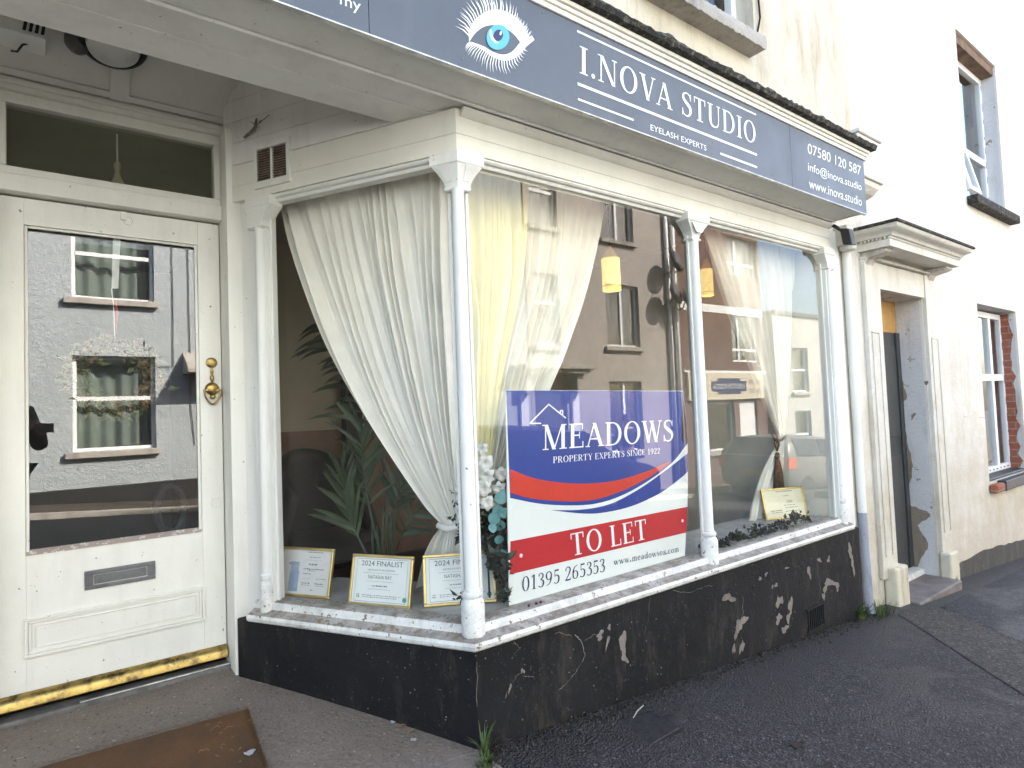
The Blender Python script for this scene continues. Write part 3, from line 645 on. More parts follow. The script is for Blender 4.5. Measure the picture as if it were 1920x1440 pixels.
# glass
for fr, a, b, off, lab in ((RET, .957, .03, 0, 'pane beside the porch'), (FRONT, 1.30, MX-.02, 0, 'large front pane with board behind'), (FRONT, MX+.02, 4.125, .0005, 'right front pane')):
    o, u, n = fr; q = [o+u*a+V3((0, 0, -.79)), o+u*b+V3((0, 0, -.79)), o+u*b+V3((0, 0, .965)), o+u*a+V3((0, 0, .965))]
    if (q[1]-q[0]).cross(q[3]-q[0]).dot(n) < 0: q = [q[1], q[0], q[3], q[2]]
    MB().poly(q).build('window_pane', M['sideglass' if 'porch' in lab else 'glass'], shop, label=lab)
for fr, a in ((FRONT, 1.30), (FRONT, MX-.036), (FRONT, MX+.022), (RET, .030), (RET, .944), (FRONT, 4.106)): MB().fbox(fr, a, a+.014, -.008, .006, -.79, .96).build('glazing_bead', M['paint'], shop, bevel=.002)
# soffit, beam, ceiling
mb = MB()
mb.box(-3, 4.20, 1.712, 1.884, 1.170, 1.185)
mb.box(-3, 4.20, 1.886, 1.896, 1.160, 1.180)
mb.box(-3, 4.20, 1.8965, 2.028, 1.166, 1.186); mb.build('soffit', M['soffit'], shop, bevel=.002)
mb = MB(); mb.box(-3, 1.25, 2.030, 2.180, 1.164, 1.185); mb.box(-3, 1.3, 2.030, 2.178, 1.1855, 1.80); mb.build('porch_beam', M['soffit'], shop, bevel=.002)
mb = MB(); mb.prism([V3((-3, 3.03, 1.385)), V3((-3, 2.75, 1.74)), V3((-3, 2.16, 1.76)), V3((-3, 2.16, 1.80)), V3((-3, 3.10, 1.80)), V3((-3, 3.10, 1.385))], (4.0, 0, 0)); mb.build('porch_ceiling', M['ceiling'], shop)
mb = MB(); sd = V3((0, -.28, .355)).normalized(); sn = V3((0, -.355, -.28)).normalized()
for x in (-.52, .222, .70):
    p = V3((x, 3.03, 1.385)); q = [p, p+V3((.07, 0, 0)), p+V3((.07, 0, 0))+sd*.45, p+sd*.45]; mb.prism([v+sn*.0005 for v in q], sn*.011)
p = V3((-3, 3.03, 1.385)); mb.prism([p+sn*.0005+sd*.002, p+V3((3.75, 0, 0))+sn*.0005+sd*.002, p+V3((3.75, 0, 0))+sd*.03+sn*.0005, p+sd*.03+sn*.0005], sn*.010)
mb.build('ceiling_batten', M['ceiling'], shop, bevel=.002)
# door frame and transom light
mb = MB()
mb.box(.657, .722, 2.945, 3.13, -1.16, 1.335)
mb.box(-.235, -.172, 2.985, 3.13, -1.12, 1.335)
mb.box(-.172, .657, 3.035, 3.13, .930, 1.000)
mb.box(-.172, .657, 3.060, 3.13, 1.0005, 1.036); mb.box(-.172, -.118, 3.060, 3.13, 1.0365, 1.29); mb.box(.632, .657, 3.060, 3.13, 1.0365, 1.29); mb.box(-.172, .657, 3.060, 3.13, 1.2905, 1.335)
mb.box(-3, .80, 3.035, 3.13, 1.3355, 1.40); mb.box(-3, .80, 3.015, 3.034, 1.352, 1.372)
mb.box(-3, -.235, 3.05, 3.13, -1.2, 1.335); mb.build('door_frame', M['door'], shop, bevel=.004)
MB().poly([V3((x, 3.095, z)) for x, z in ((-.125, 1.03), (.64, 1.03), (.64, 1.295), (-.125, 1.295))]).build('transom_pane', M['dimglass'], shop)
# door leaf
mb = MB(); dx0, dx1, gx0, gx1, gz0, gz1 = -.168, .653, -.066, .561, -.494, .815
mb.box(dx0, gx0, 3.09, 3.13, -1.075, .922); mb.box(gx1, dx1, 3.09, 3.13, -1.075, .922); mb.box(gx0, gx1, 3.0901, 3.13, gz1, .922); mb.box(gx0, gx1, 3.0901, 3.13, -1.075, gz0)
door = mb.build('door', M['door'], shop, bevel=.002, label='cream half glazed panelled shop door')
mb = MB(); mb.box(gx0, gx0+.012, 3.100, 3.112, gz0, gz1); mb.box(gx1-.012, gx1, 3.100, 3.112, gz0, gz1); mb.box(gx0+.012, gx1-.012, 3.100, 3.112, gz1-.010, gz1); mb.build('glazing_bead', M['door'], door, bevel=.003)
mb = MB(); mb.prism([V3((gx0, y, z)) for y, z in ((3.086, gz0-.003), (3.086, gz0+.001), (3.112, gz0+.016), (3.112, gz0-.003))], (gx1-gx0, 0, 0)); mb.build('bottom_bead', painted_wood('weathered pink bead', base=(.42, .34, .30), chip=.6, chipc=(.7, .66, .58)), door)
MB().poly([V3((x, 3.110, z)) for x, z in ((gx0, gz0), (gx1, gz0), (gx1, gz1), (gx0, gz1))]).build('door_pane', M['doorglass'], door)
mb = MB()
px0, px1, pz0, pz1 = -.072, .565, -.890, -.738
def ring(a, w, y0, y1):
    mb.box(px0+a, px1-a, y0, y1, pz1-a-w, pz1-a); mb.box(px0+a, px1-a, y0, y1, pz0+a, pz0+a+w); mb.box(px0+a, px0+a+w, y0, y1, pz0+a+w, pz1-a-w); mb.box(px1-a-w, px1-a, y0, y1, pz0+a+w, pz1-a-w)
ring(0, .012, 3.078, 3.0898); ring(.0125, .010, 3.083, 3.0897); ring(.032, .005, 3.0845, 3.0896); mb.build('panel_moulding', M['door'], door, bevel=.003, seg=3)
mb = MB(); lx0, lx1 = .121, .373; lz0, lz1 = -.668, -.592
mb.box(lx0, lx1, 3.082, 3.0899, lz0, lz0+.016); mb.box(lx0, lx1, 3.082, 3.0899, lz1-.018, lz1); mb.box(lx0, lx0+.03, 3.082, 3.0899, lz0+.016, lz1-.018); mb.box(lx1-.03, lx1, 3.082, 3.0899, lz0+.016, lz1-.018); lb = mb.build('letterbox', M['steel'], door, bevel=.002)
mb = MB(); mb.box(lx0+.033, lx1-.033, 3.0855, 3.0898, lz0+.019, lz1-.021); mb.build('flap', M['steel'], lb, bevel=.002)
K = V3((.611, 3.089, 0)); mb = MB(); ay = (0, -1, 0)
mb.lathe(K+V3((0, 0, .270)), [(.024, 0), (.024, .004), (.020, .007), (.004, .008)], 24, ay); mb.lathe(K+V3((0, -.006, .170)), [(.004, 0), (.007, .006), (.004, .012), (.008, .02), (.0095, .032), (.006, .04), (.005, .05), (.008, .056), (.006, .064), (.004, .072), (.006, .08)], 16)
mb.ball(K+V3((0, -.002, .150)), .030, 20, 12, (1, .55, 1)); mb.box(K.x-.032, K.x+.032, 3.074, 3.0885, .140, .148); mb.ball(K+V3((0, -.012, .112)), .012, 14, 8)
kn = mb.build('door_knocker', M['brass'], door, smooth='angle')
mb = MB(); mb.tube([K+V3((x, -.012, z)) for x, z in spline([(-.034, .146), (-.031, .118), (-.018, .092), (0, .078), (.018, .092), (.031, .118), (.034, .146)], 6)], .0042, 8); mb.build('knocker_bail', M['brass'], kn, smooth=True)
mb = MB()
for x, z, r in ((.621, -.372, .021), (.290, .886, .018)):
    mb.tube([V3((x+math.cos(a)*r, 3.089, z+math.sin(a)*r)) for a in [2*math.pi*i/24 for i in range(25)]], .0022, 6, False)
mb.box(.262, .282, 3.080, 3.0899, .885, .921); mb.build('old_latch', M['door'], door, smooth='angle')
mb = MB(); mb.prism([V3((dx0+.003, y, z)) for y, z in ((3.0899, -1.018), (3.074, -1.022), (3.058, -1.040), (3.054, -1.064), (3.060, -1.070), (3.0899, -1.070))], (dx1-dx0-.006, 0, 0)); mb.build('weather_bar', M['brass'], door, smooth='angle')
mb = MB(); mb.box(-.9, .657, 3.030, 3.12, -1.13, -1.0955); mb.build('threshold', simple('worn grey threshold', (.17, .16, .15), .7, .3, 12, 0, .004, 40), shop, bevel=.006)
mb = MB(); mb.box(.10, .655, 3.034, 3.052, -1.095, -1.089); mb.build('threshold_strip', M['alu'], shop, bevel=.002)
# upper wall, its window, roof
x1u = aY(1415, 75, 1.95).x; zb = 2.13; hole = (x1u-.98, x1u, zb, zb+1.35)
FW_ = (V3((0, 1.95, 0)), V3((1, 0, 0)), V3((0, -1, 0)))
mb = MB(); mb.wall(FW_, -8, 4.668, 1.50, 5.0, [hole], .14); mb.build('upper_wall', M['upper'], shop)
def sash(parent, x0, x1, z0, z1, y, mat, w=.045, mull=(), rail=(), name='window', pane='glass', tape=None):
    mb = MB(); d = .05
    mb.box(x0, x1, y, y+d, z0, z0+w); mb.box(x0, x1, y, y+d, z1-w, z1); mb.box(x0, x0+w, y, y+d, z0+w, z1-w); mb.box(x1-w, x1, y, y+d, z0+w, z1-w)
    for q in mull: mb.box(q-w*.6, q+w*.6, y-.006, y+d, z0+w, z1-w)
    for q in rail: mb.box(x0+w, x1-w, y-.004, y+d-.002, q-w*.6, q+w*.6)
    f = mb.build(name, mat, parent, bevel=.003)
    MB().poly([V3((a, y+.02, b)) for a, b in ((x0+w, z0+w), (x1-w, z0+w), (x1-w, z1-w), (x0+w, z1-w))]).build('pane', M[pane], f)
    return f
f = sash(shop, hole[0], hole[1], zb+.005, hole[3], 2.06, M['upvc'], .05, rail=(zb+.7,), name='upper_window')
mb = MB(); mb.box(hole[0]+.06, hole[1]-.06, 2.063, 2.078, zb+.06, zb+.085); mb.build('sash_rail', M['black'], f)
mb = MB(); mb.box(hole[0]-.3, hole[1]+.3, 2.45, 2.47, zb-.4, hole[3]+.4); mb.build('room_dark', M['intgrey'], f)
rows = []; xe = aY(1438, 100, 1.84).x
for i in range(61):
    x = hole[0]-.10+(xe-hole[0]+.10)*i/60; j = lambda s: rnd.uniform(-s, s)
    rows.append([V3((x, 1.955, zb-.085)), V3((x, 1.842+j(.004), zb-.085+j(.005))), V3((x, 1.835+j(.003), zb-.05)), V3((x, 1.845+j(.003), zb-.008+j(.006))), V3((x, 1.955, zb+.006)), V3((x, 2.06, zb+.006))])
mb = MB(); mb.grid([r[::-1] for r in rows]); mb.poly(rows[-1][::-1]); mb.build('window_sill', M['stone'], shop, smooth='angle')
mb = MB(); mb.tube([V3((hole[1]+.04, 1.94, zb+.5)), V3((hole[1]+.05, 1.935, zb+.2)), V3((hole[1]+.02, 1.94, zb+.10)), V3((hole[1]-.05, 1.96, zb+.02))], .006, 6); mb.build('cable', M['dark'], shop, smooth=True)
mb = MB(); mb.box(-8, 4.67, 1.96, 9.5, 4.98, 5.05); mb.build('roof', M['slate'], shop)
mb = MB(); mb.box(-8, 4.67, 9.5, 9.6, -3, 5.0); mb.box(-8.1, -8, 1.96, 9.6, -3, 5.0); mb.build('rear_wall', M['upper'], shop)
mb = MB(); mb.box(-8, -1.25, 1.955, 3.05, -3, 1.16); mb.build('left_pier', M['paint'], shop)
mb = MB(); mb.box(4.21, 4.668, 1.955, 2.2, -3, 1.5); mb.build('end_pier', M['white_render'], shop)
mb = MB(); mb.box(4.207, 4.335, 1.938, 1.9545, -1.5, 1.13); mb.build('end_board', M['paint'], shop, bevel=.003)
# mossy lead flashing and cream trim above the sign
mb = MB(); rows = []
for i in range(260):
    x = -3+7.265*i/259; j = lambda s: rnd.uniform(-s, s); lump = .010*max(0, math.sin(x*9)+math.sin(x*23+1)-.9)
    rows.append([V3((x, 1.952, 1.580)), V3((x, 1.66, 1.572)), V3((x, 1.636+j(.003), 1.574+j(.004))), V3((x, 1.628+j(.004), 1.594+j(.006)+lump*.4)), V3((x, 1.642+j(.004), 1.612+j(.006)+lump)), V3((x, 1.75, 1.625+j(.004)+lump*.5)), V3((x, 1.952, 1.665))])
mb.grid(rows); mb.poly(rows[-1][::-1]); mb.poly(rows[0]); mb.build('lead_flashing', M['lead'], shop, smooth='angle')
mb = MB(); mb.box(-3, 4.225, 1.682, 1.95, 1.512, 1.534); mb.box(-3, 4.232, 1.674, 1.95, 1.5345, 1.552); mb.box(-3, 4.24, 1.664, 1.95, 1.5525, 1.5715); mb.build('cornice_trim', M['frieze'], shop, bevel=.004)
mb = MB(); mb.box(4.178, 4.200, 1.711, 1.95, 1.170, 1.511); mb.build('sign_end_board', M['soffit'], shop)
# console at the right end of the fascia
mb = MB(); mb.box(4.262, 4.60, 1.74, 1.953, 1.47, 1.735); mb.box(4.255, 4.615, 1.725, 1.953, 1.7355, 1.765); mb.box(4.25, 4.612, 1.730, 1.953, 1.445, 1.4695)
mb.prism([V3((4.275, y, z)) for y, z in ((1.953, 1.4445), (1.745, 1.4445), (1.752, 1.41), (1.79, 1.375), (1.85, 1.355), (1.953, 1.35))], (.30, 0, 0)); mb.build('console', M['white_render'], shop, bevel=.008)
mb = MB(); mb.box(4.30, 4.40, 1.86, 1.953, 1.02, 1.16); mb.lathe((4.36, 1.89, .99), [(.05, 0), (.055, .03)], 12); mb.build('bracket_block', M['white_render'], shop, bevel=.01)
# downpipe with bare lead foot
mb = MB(); mb.tube([V3((4.405, 1.922, 1.12)), V3((4.405, 1.922, -.79))], .028, 20); dp = mb.build('downpipe', M['paint'], shop, smooth='angle')
mb = MB(); mb.tube([V3((4.405, 1.922, -.791)), V3((4.408, 1.922, -1.1)), V3((4.41, 1.918, -1.40)), V3((4.41, 1.90, -1.46))], [.028, .028, .030, .036], 20); mb.build('pipe_foot', stucco('bare lead pipe', (.33, .35, .40), (.05, .04, .03), .9, .004, .6, 60, (.10, .08, .06)), dp, smooth='angle')
# the room behind the glass
mb = MB(); mb.box(.90, 4.21, 4.6, 4.65, -.10, 1.45); mb.build('back_wall', M['beige'], shop)
mb = MB(); mb.box(.90, 4.21, 4.58, 4.64, -1.15, -.1005); mb.build('dado', M['dado'], shop)
mb = MB(); mb.prism([V3((x, y, -1.12)) for x, y in ((1.35, 2.05), (4.2, 2.05), (4.2, 4.58), (.91, 4.58), (.91, 3.0))], (0, 0, -.08)); mb.box(-3.2, .9, 3.13, 6.05, -1.2, -1.10); mb.build('room_floor', M['floorwood'], shop)
mb = MB(); mb.prism([V3((x, y, 1.30)) for x, y in ((1.3, 2.0), (4.21, 2.0), (4.21, 6.05), (-3.2, 6.05), (-3.2, 3.14), (.80, 3.14))], (0, 0, .04)); mb.build('room_ceiling', M['intceil'], shop)
mb = MB(); mb.box(.86, .90, 3.14, 6.05, -1.2, 1.30); mb.build('partition', M['beige'], shop)
mb = MB(); mb.box(4.13, 4.205, 2.0, 3.0, -1.2, 1.0); mb.box(4.17, 4.2045, 3.0, 6.0, -1.2, 1.30); mb.build('side_wall', M['cream_side'], shop)
mb = MB(); mb.box(-3.2, .86, 6.0, 6.05, -1.2, 1.45); mb.box(-3.25, -3.2, 3.1, 6.05, -1.2, 1.45); mb.build('hall_wall', M['intgrey'], shop)
mb = MB(); mb.box(-3.2, .9, 3.131, 3.14, 1.335, 1.45); mb.box(-3.2, -.2, 3.131, 3.14, -1.2, 1.335); mb.build('hall_lining', M['intgrey'], shop)

# ------------------------------------------------------------------ the fascia sign
SY = 1.69; OFF = V3((0, -.0016, 0))
sign = thing('shop_sign', (1.6, SY+.01, 1.16), 'long slate blue fascia sign with a white lashed eye and white lettering', 'sign')
xs1 = aY(1483, 290, SY).x; xs0 = aY(692, 40, SY).x
for a, b in ((-3, xs0-.001), (xs0+.001, xs1-.001), (xs1+.001, 4.197)): MB().box(a, b, SY, SY+.018, 1.162, 1.510).build('panel', M['blue_sign'], sign, bevel=.001)
mb = MB(); mb.box(-3, 4.198, SY-.001, SY+.02, 1.157, 1.1615); mb.build('bottom_trim', M['alu'], sign)
sg = lambda x, y: aY(x, y, SY)
mb = MB(); put(mb, serif('I.NOVA STUDIO', .10), sg(1086.5, 137), sg(1416.5, 270.5), sg(1086.5, 86), OFF); mb.build('shop_name', M['vinyl'], sign)
mb = MB(); put(mb, bfont('EYELASH EXPERTS'), sg(1219.3, 244), sg(1324, 283), sg(1219.3, 232.5), OFF)
put(mb, bfont('07580 120 587'), sg(1514, 287), sg(1613.5, 329), sg(1514, 267), OFF)
put(mb, bfont('info@inova.studio'), sg(1514.5, 319.5), sg(1615, 357.5), sg(1514.5, 303), OFF)
put(mb, bfont('www.inova.studio'), sg(1516.5, 352.5), sg(1615.5, 386.5), sg(1516.5, 338), OFF)
put(mb, bfont('my'), sg(637, 8), sg(676, 22), sg(637, -9), OFF); mb.build('lettering', M['vinyl'], sign)
mb = MB()
for (a, b), (c, d), h in (((1081.7, 60.5), (1417.3, 220), 4), ((1082.7, 160), (1419, 294.5), 5.5), ((1083.3, 188), (1187.7, 228.5), 4), ((1350, 290), (1419.3, 316.5), 4)):
    z = sg(a, b).z; strip(mb, V3((sg(a, b).x, SY, z)), V3((sg(c, d).x, SY, z)), V3((0, 0, sg(a, b-h).z-z)), OFF)
mb.build('rule_lines', M['vinyl'], sign)
ep = lambda x, y: sg(840+x/3, y/3)
eye = MB(); r = random.Random(3)
def flat(mb, pts, k): 
    P = [p+V3((0, -.0012-.0003*k, 0)) for p in pts]
    nn = sum(((P[i]-P[0]).cross(P[(i+1) % len(P)]-P[0]) for i in range(1, len(P)-1)), V3((0, 0, 0)))
    mb.poly(P if nn.y < 0 else P[::-1])
up_in = spline([(118, 236), (150, 190), (200, 152), (260, 142), (320, 158), (370, 195), (405, 238)], 5)
up_out = spline([(112, 160), (150, 92), (215, 45), (290, 30), (370, 62), (430, 120), (470, 200)], 5)
for i in range(len(up_in)-1): flat(eye, [ep(*up_in[i]), ep(*up_in[i+1]), ep(*(up_out[i+1]*.78+up_in[i+1]*.22)), ep(*(up_out[i]*.78+up_in[i]*.22))], 0)
cut = spline([(118, 236), (140, 240), (200, 262), (250, 292), (310, 308), (360, 290), (405, 238)], 5)
lo_o = spline([(114, 240), (138, 252), (192, 278), (245, 318), (315, 342), (385, 322), (440, 262)], 5)
for i in range(len(cut)-1): flat(eye, [ep(*cut[i]), ep(*cut[i+1]), ep(*lo_o[i+1]), ep(*lo_o[i])], 0)
flat(eye, [ep(405, 238), ep(470, 200), ep(485, 225), ep(440, 262)], 1)
def lash(bx, by, tx, ty, w, k):
    dx, dy = tx-bx, ty-by; L = math.hypot(dx, dy); nx, ny = -dy/L*w, dx/L*w; mx, my = (bx+tx)/2+nx*2.2, (by+ty)/2+ny*2.2
    flat(eye, [ep(bx-nx, by-ny), ep(bx+nx, by+ny), ep(mx+nx*.7, my+ny*.7), ep(tx, ty), ep(mx-nx*.7, my-ny*.7)], k)
for i in range(74):
    s = i/73; k = s*(len(up_in)-1); j = min(int(k), len(up_in)-2); b = up_in[j]*.55+up_out[j]*.45
    cx, cy = 285, 330; d = np.array((b[0]-cx, b[1]-cy)); d = d/np.linalg.norm(d); L = (60+60*math.sin(math.pi*min(1, s*1.15+.1)))*r.uniform(.85, 1.25)
    if s > .75: L *= .8
    lash(b[0], b[1], b[0]+d[0]*L+r.uniform(-8, 8), b[1]+d[1]*L, 3.5, 2+i % 5)
for i in range(46):
    s = i/45; k = s*(len(cut)-1); j = min(int(k), len(cut)-2); b = lo_o[j]; d = np.array((b[0]-260, b[1]-130)); d = d/np.linalg.norm(d); L = (18+66*math.sin(math.pi*max(.06, min(.97, s))))*r.uniform(.8, 1.15)
    if s > .08: lash(b[0]-d[0]*6, b[1]-d[1]*6, b[0]+d[0]*L-6*r.random(), b[1]+d[1]*L, 3.0, 2+i % 5)
em = eye.build('eye_emblem', M['vinyl'], sign)
def ell(cx, cy, rx, ry, n=28, rot=.25):
    o = []
    for i in range(n):
        a = 2*math.pi*i/n; x, y = rx*math.cos(a), ry*math.sin(a); o.append(ep(cx+x*math.cos(rot)-y*math.sin(rot), cy+x*math.sin(rot)+y*math.cos(rot)))
    return o
mb = MB(); flat(mb, ell(278, 212, 64, 71), 8); mb.build('iris', M['iris'], em)
mb = MB(); flat(mb, ell(279, 202, 27, 33), 9); mb.build('pupil', M['navy'], em)
mb = MB(); flat(mb, ell(293, 190, 6, 12), 10); flat(mb, [ep(*p) for p in ((232, 168), (240, 170), (246, 205), (262, 228), (285, 245), (262, 246), (240, 226), (231, 196))], 9.5); mb.build('eye_glint', M['vinyl'], em)
mb = MB()
for x, y in ((1017, 24), (1450, 230), (1448, 329), (1540, 272), (1540, 362), (1615, 305), (1191, 235), (1335, 288), (1024, 175), (1336, 266), (867, 110)):
    p = sg(x, y); mb.lathe(p+V3((0, .001, 0)), [(.0035, 0), (.0035, .0025), (.002, .0032)], 10, (0, -1, 0))
mb.build('screw', M['steel'], sign)
#PART3
# ------------------------------------------------------------------ the white house next door
nb = thing('white_house', (6, 1.955, -1.55), 'white rendered terraced house with a hooded doorway to the right of the shop', 'house')
NF = (V3((0, 1.955, 0)), V3((1, 0, 0)), V3((0, -1, 0)))
D = (4.935, 5.79, -1.56, .785); U = (7.11, 8.33, 1.89, 3.56); L_ = (7.17, 8.42, -.875, .85)
mb = MB(); mb.wall(NF, 4.672, 14, -3.2, 5.2, [D, U, L_], .02); mb.build('wall', M['white_render'], nb)
mb = MB(); mb.wall((V3((0, 1.975, 0)), NF[1], NF[2]), 4.672, 14, -3.2, 5.2, [D, U, L_], .21)
nbr = mb.build('reveal', M['reveal'], nb)
mb = MB(); mb.box(4.672, 14.1, 2.2, 9.5, 5.0, 5.08); mb.box(4.675, 14, 1.98, 2.2, 5.19, 5.25); mb.build('roof', M['slate'], nb)
mb = MB(); mb.box(4.68, 14, 9.5, 9.6, -3.2, 5.0); mb.box(14, 14.1, 1.96, 9.6, -3.2, 5.0); mb.build('rear_wall', M['white_render'], nb)
mb = MB(); mb.box(6.9, 8.7, 3.2, 3.22, -1.5, 3.8); mb.build('room_dark', M['intgrey'], nb)
# patches of bare render on the door reveal
xr = 5.789; mb = MB(); r = random.Random(31)
edge_ = spline([(1668, 596), (1672, 630), (1683, 655), (1678, 690), (1692, 715), (1699, 742), (1690, 770), (1698, 805), (1705, 842), (1712, 880), (1702, 912), (1694, 930), (1704, 946), (1738, 958), (1744, 968), (1722, 984), (1730, 1000), (1742, 1025), (1726, 1048), (1720, 1068)], 5)
mb.prism([aX(1652, 596, xr)]+[aX(p[0]+r.uniform(-2, 2), p[1]+r.uniform(-1.5, 1.5), xr) for p in edge_]+[aX(1680, 1070, xr)], (-.0012, 0, 0))
for k, (cx, cy, rx, ry, ro) in enumerate(((1737, 718, 3, 5, 0), (1712, 780, 3, 6, .2))):
    mb.prism([aX(x, y, xr) for x, y in blot(cx, cy, rx, ry, 24, 60+k, ro)], (-.0011-.0001*k, 0, 0))
mb.build('bare_render', stucco('bare lime render', (.26, .215, .16), (.11, .09, .065), .9, .008, .5, 40, (.15, .12, .09)), nb)
# door, plywood panel, step
mb = MB(); mb.box(4.94, 5.78, 2.15, 2.19, -1.45, .52); dr = mb.build('door', M['greydoor'], nb, bevel=.003)
mb = MB()
for x in (5.02, 5.40):
    for z0, z1 in ((-1.3, -.5), (-.35, .40)):
        mb.box(x, x+.30, 2.140, 2.1495, z0, z1)
mb.build('panel_moulding', M['greydoor'], dr, bevel=.006)
mb = MB(); mb.box(5.72, 5.788, 2.135, 2.149, -1.44, .52); mb.build('door_jamb', M['greydoor'], nb, bevel=.002)
mb = MB(); mb.box(4.937, 5.788, 2.155, 2.185, .522, .785); mb.build('plywood_panel', M['plywood'], nb)
mb = MB(); mb.box(4.94, 5.785, 2.06, 2.149, -1.5, -1.445); mb.build('door_sill', M['sill'], nb, bevel=.004)
mb = MB(); mb.box(4.942, 5.783, 1.80, 2.16, -1.75, -1.490); mb.build('step', M['stonestep'], nb, bevel=.014, seg=3)
# door surround: pilasters, base blocks, bracketed hood
mb = MB()
for x0, x1 in ((4.675, 4.933), (5.792, 6.03)):
    mb.box(x0+.01, x1-.003, 1.925, 1.9545, -1.30, .98); a = x0+.055 if x0 < 5 else x0+.06; b = x1-.075 if x0 < 5 else x1-.03
    for q in ((a, a+.012, -1.15, .45), (b-.012, b, -1.15, .45)): mb.box(q[0], q[1], 1.917, 1.9248, q[2], q[3])
    mb.box(a, b, 1.9172, 1.9247, .4502, .464)
    mb.box(x0+.008, x1-.001, 1.915, 1.9544, .982, 1.0)
sr = mb.build('door_surround', M['white_render'], nb, bevel=.004)
bm_ = stucco('damp stained render block', (.66, .60, .46), (.25, .19, .11), .9, .006, .2)
MB().box(4.745, 4.938, 1.86, 1.954, -1.85, -1.225).build('base_block', bm_, nb, bevel=.015); MB().box(5.785, 5.965, 1.865, 1.954, -1.9, -1.30).build('base_block', bm_, nb, bevel=.015)
mb = MB(); mb.box(4.934, 5.791, 1.93, 1.9542, .786, .98); mb.build('door_head', M['white_render'], nb, bevel=.003)
hx0, hx1, hy = 4.68, 6.02, 1.755
HP = [(hx0, 1.956), (hx0, hy), (hx1, hy), (hx1, 1.956)]
mb = MB()
mb.box(hx0, hx1, hy, 1.956, 1.035, 1.19)
sweep(mb, HP, [(0.0005, 1.035), (.012, 1.035), (.012, 1.085), (.0005, 1.085)])
sweep(mb, HP, [(.0005, 1.104), (.03, 1.104), (.036, 1.118), (.05, 1.130), (.075, 1.140), (.088, 1.155), (.092, 1.170), (.0005, 1.170)])
hood = mb.build('door_hood', M['white_render'], nb, smooth='angle')
mb = MB(); sweep(mb, HP, [(-.02, 1.1705), (.100, 1.1705), (.104, 1.178), (.100, 1.192), (-.02, 1.200)]); mb.box(hx0+.0, hx1, hy+.015, 1.956, 1.1905, 1.205); mb.build('hood_lead', M['lead'], hood, smooth='angle')
mb = MB(); x = hx0-.014
while x < hx1+.01: mb.box(x, x+.014, hy-.020, hy-.0005, 1.0865, 1.103); x += .026
y = hy+.01
while y < 1.94: mb.box(hx0-.020, hx0-.0005, y, y+.014, 1.0865, 1.103); y += .026
mb.build('dentils', M['white_render'], hood)
bm_ = stucco('dirty bracket render', (.66, .62, .55), (.18, .14, .10), .95, .006, .3)
for x0 in (hx0+.02, hx1-.15):
    mb = MB(); mb.prism([V3((x0, yy, z)) for yy, z in ((1.954, 1.0345), (hy+.03, 1.0345), (hy+.025, 1.015), (hy+.06, 1.0), (1.90, .985), (1.954, .90))], (.13, 0, 0)); mb.build('hood_bracket', bm_, hood, bevel=.008)
MB().box(hx0+.155, hx1-.155, 1.90, 1.954, .985, 1.0).build('hood_moulding', bm_, hood, bevel=.004)
# windows next door
f = sash(nb, U[0], U[1], U[2]+.02, U[3]-.10, 2.09, M['upvc'], .06, rail=(2.50,), mull=(U[0]+.44,), name='window', pane='farglass')
mb = MB(); mb.box(U[0], U[1], 1.98, 2.15, U[3]-.099, U[3]-.0005); mb.build('window_head', simple('brown soffit', (.20, .12, .07), .8, .3, 8), nb)
mb = MB(); c0 = V3((U[0]+.06, 2.085, 2.46)); dn = V3((0, -.22, -1)).normalized()
for x0, x1, s0, s1 in ((0, .34, 0, .05), (0, .34, .46, .51), (0, .05, .05, .46), (.29, .34, .05, .46)):
    a = c0+V3((x0, 0, 0)); mb.prism([a+dn*s0, a+V3((x1-x0, 0, 0))+dn*s0, a+V3((x1-x0, 0, 0))+dn*s1, a+dn*s1], V3((0, -.04, .0088)))
op = mb.build('open_sash', M['upvc'], f, bevel=.003)
a = c0+V3((.05, -.02, 0)); MB().poly([a+dn*.46, a+V3((.24, 0, 0))+dn*.46, a+V3((.24, 0, 0))+dn*.05, a+dn*.05]).build('pane', M['farglass'], op)
f2 = sash(nb, L_[0], L_[1], L_[2]+.03, L_[3]-.02, 2.09, M['upvc'], .06, mull=(L_[0]+.40, L_[0]+.82), rail=(.14,), name='window', pane='farglass')
mb = MB(); r = random.Random(5)
for (x0, x1, z0, z1) in ((U[0], U[1], U[2]+.02, U[3]-.10), (L_[0], L_[1], L_[2]+.03, L_[3]-.02)):
    for x in (x0+.02, x1-.03):
        z = z0+.05
        while z < z1-.1: h = r.uniform(.03, .09); mb.box(x, x+.014, 2.0885, 2.0895, z, min(z+h, z1)); z += h+r.uniform(.08, .16)
    x = x0+.06
    while x < x1-.1: w = r.uniform(.03, .06); mb.box(x, x+w, 2.0884, 2.0896, z0+.02, z0+.034); x += w+.07
mb.build('protective_tape', M['tape'], nb)
mb = MB(); mb.box(U[0]-.02, U[1]+.12, 1.86, 1.9545, U[2]-.09, U[2]-.002)
mb.build('upper_sill', M['lead'], nb, bevel=.012)
mb = MB(); mb.box(L_[0]+.22, L_[1]+.25, 1.88, 1.9545, L_[2]-.10, L_[2]-.002); mb.box(L_[0]+.01, L_[1]-.01, 1.97, 2.09, L_[2]+.0005, L_[2]+.028); mb.build('lower_sill', simple('dark slate sill', (.035, .038, .048), .5, .3, 20), nb, bevel=.01)
mb = MB(); mb.box(L_[0]-.03, L_[0]+.219, 1.885, 1.9545, L_[2]-.10, L_[2]-.015); mb.build('broken_sill', M['rawbrick'], nb, bevel=.02)
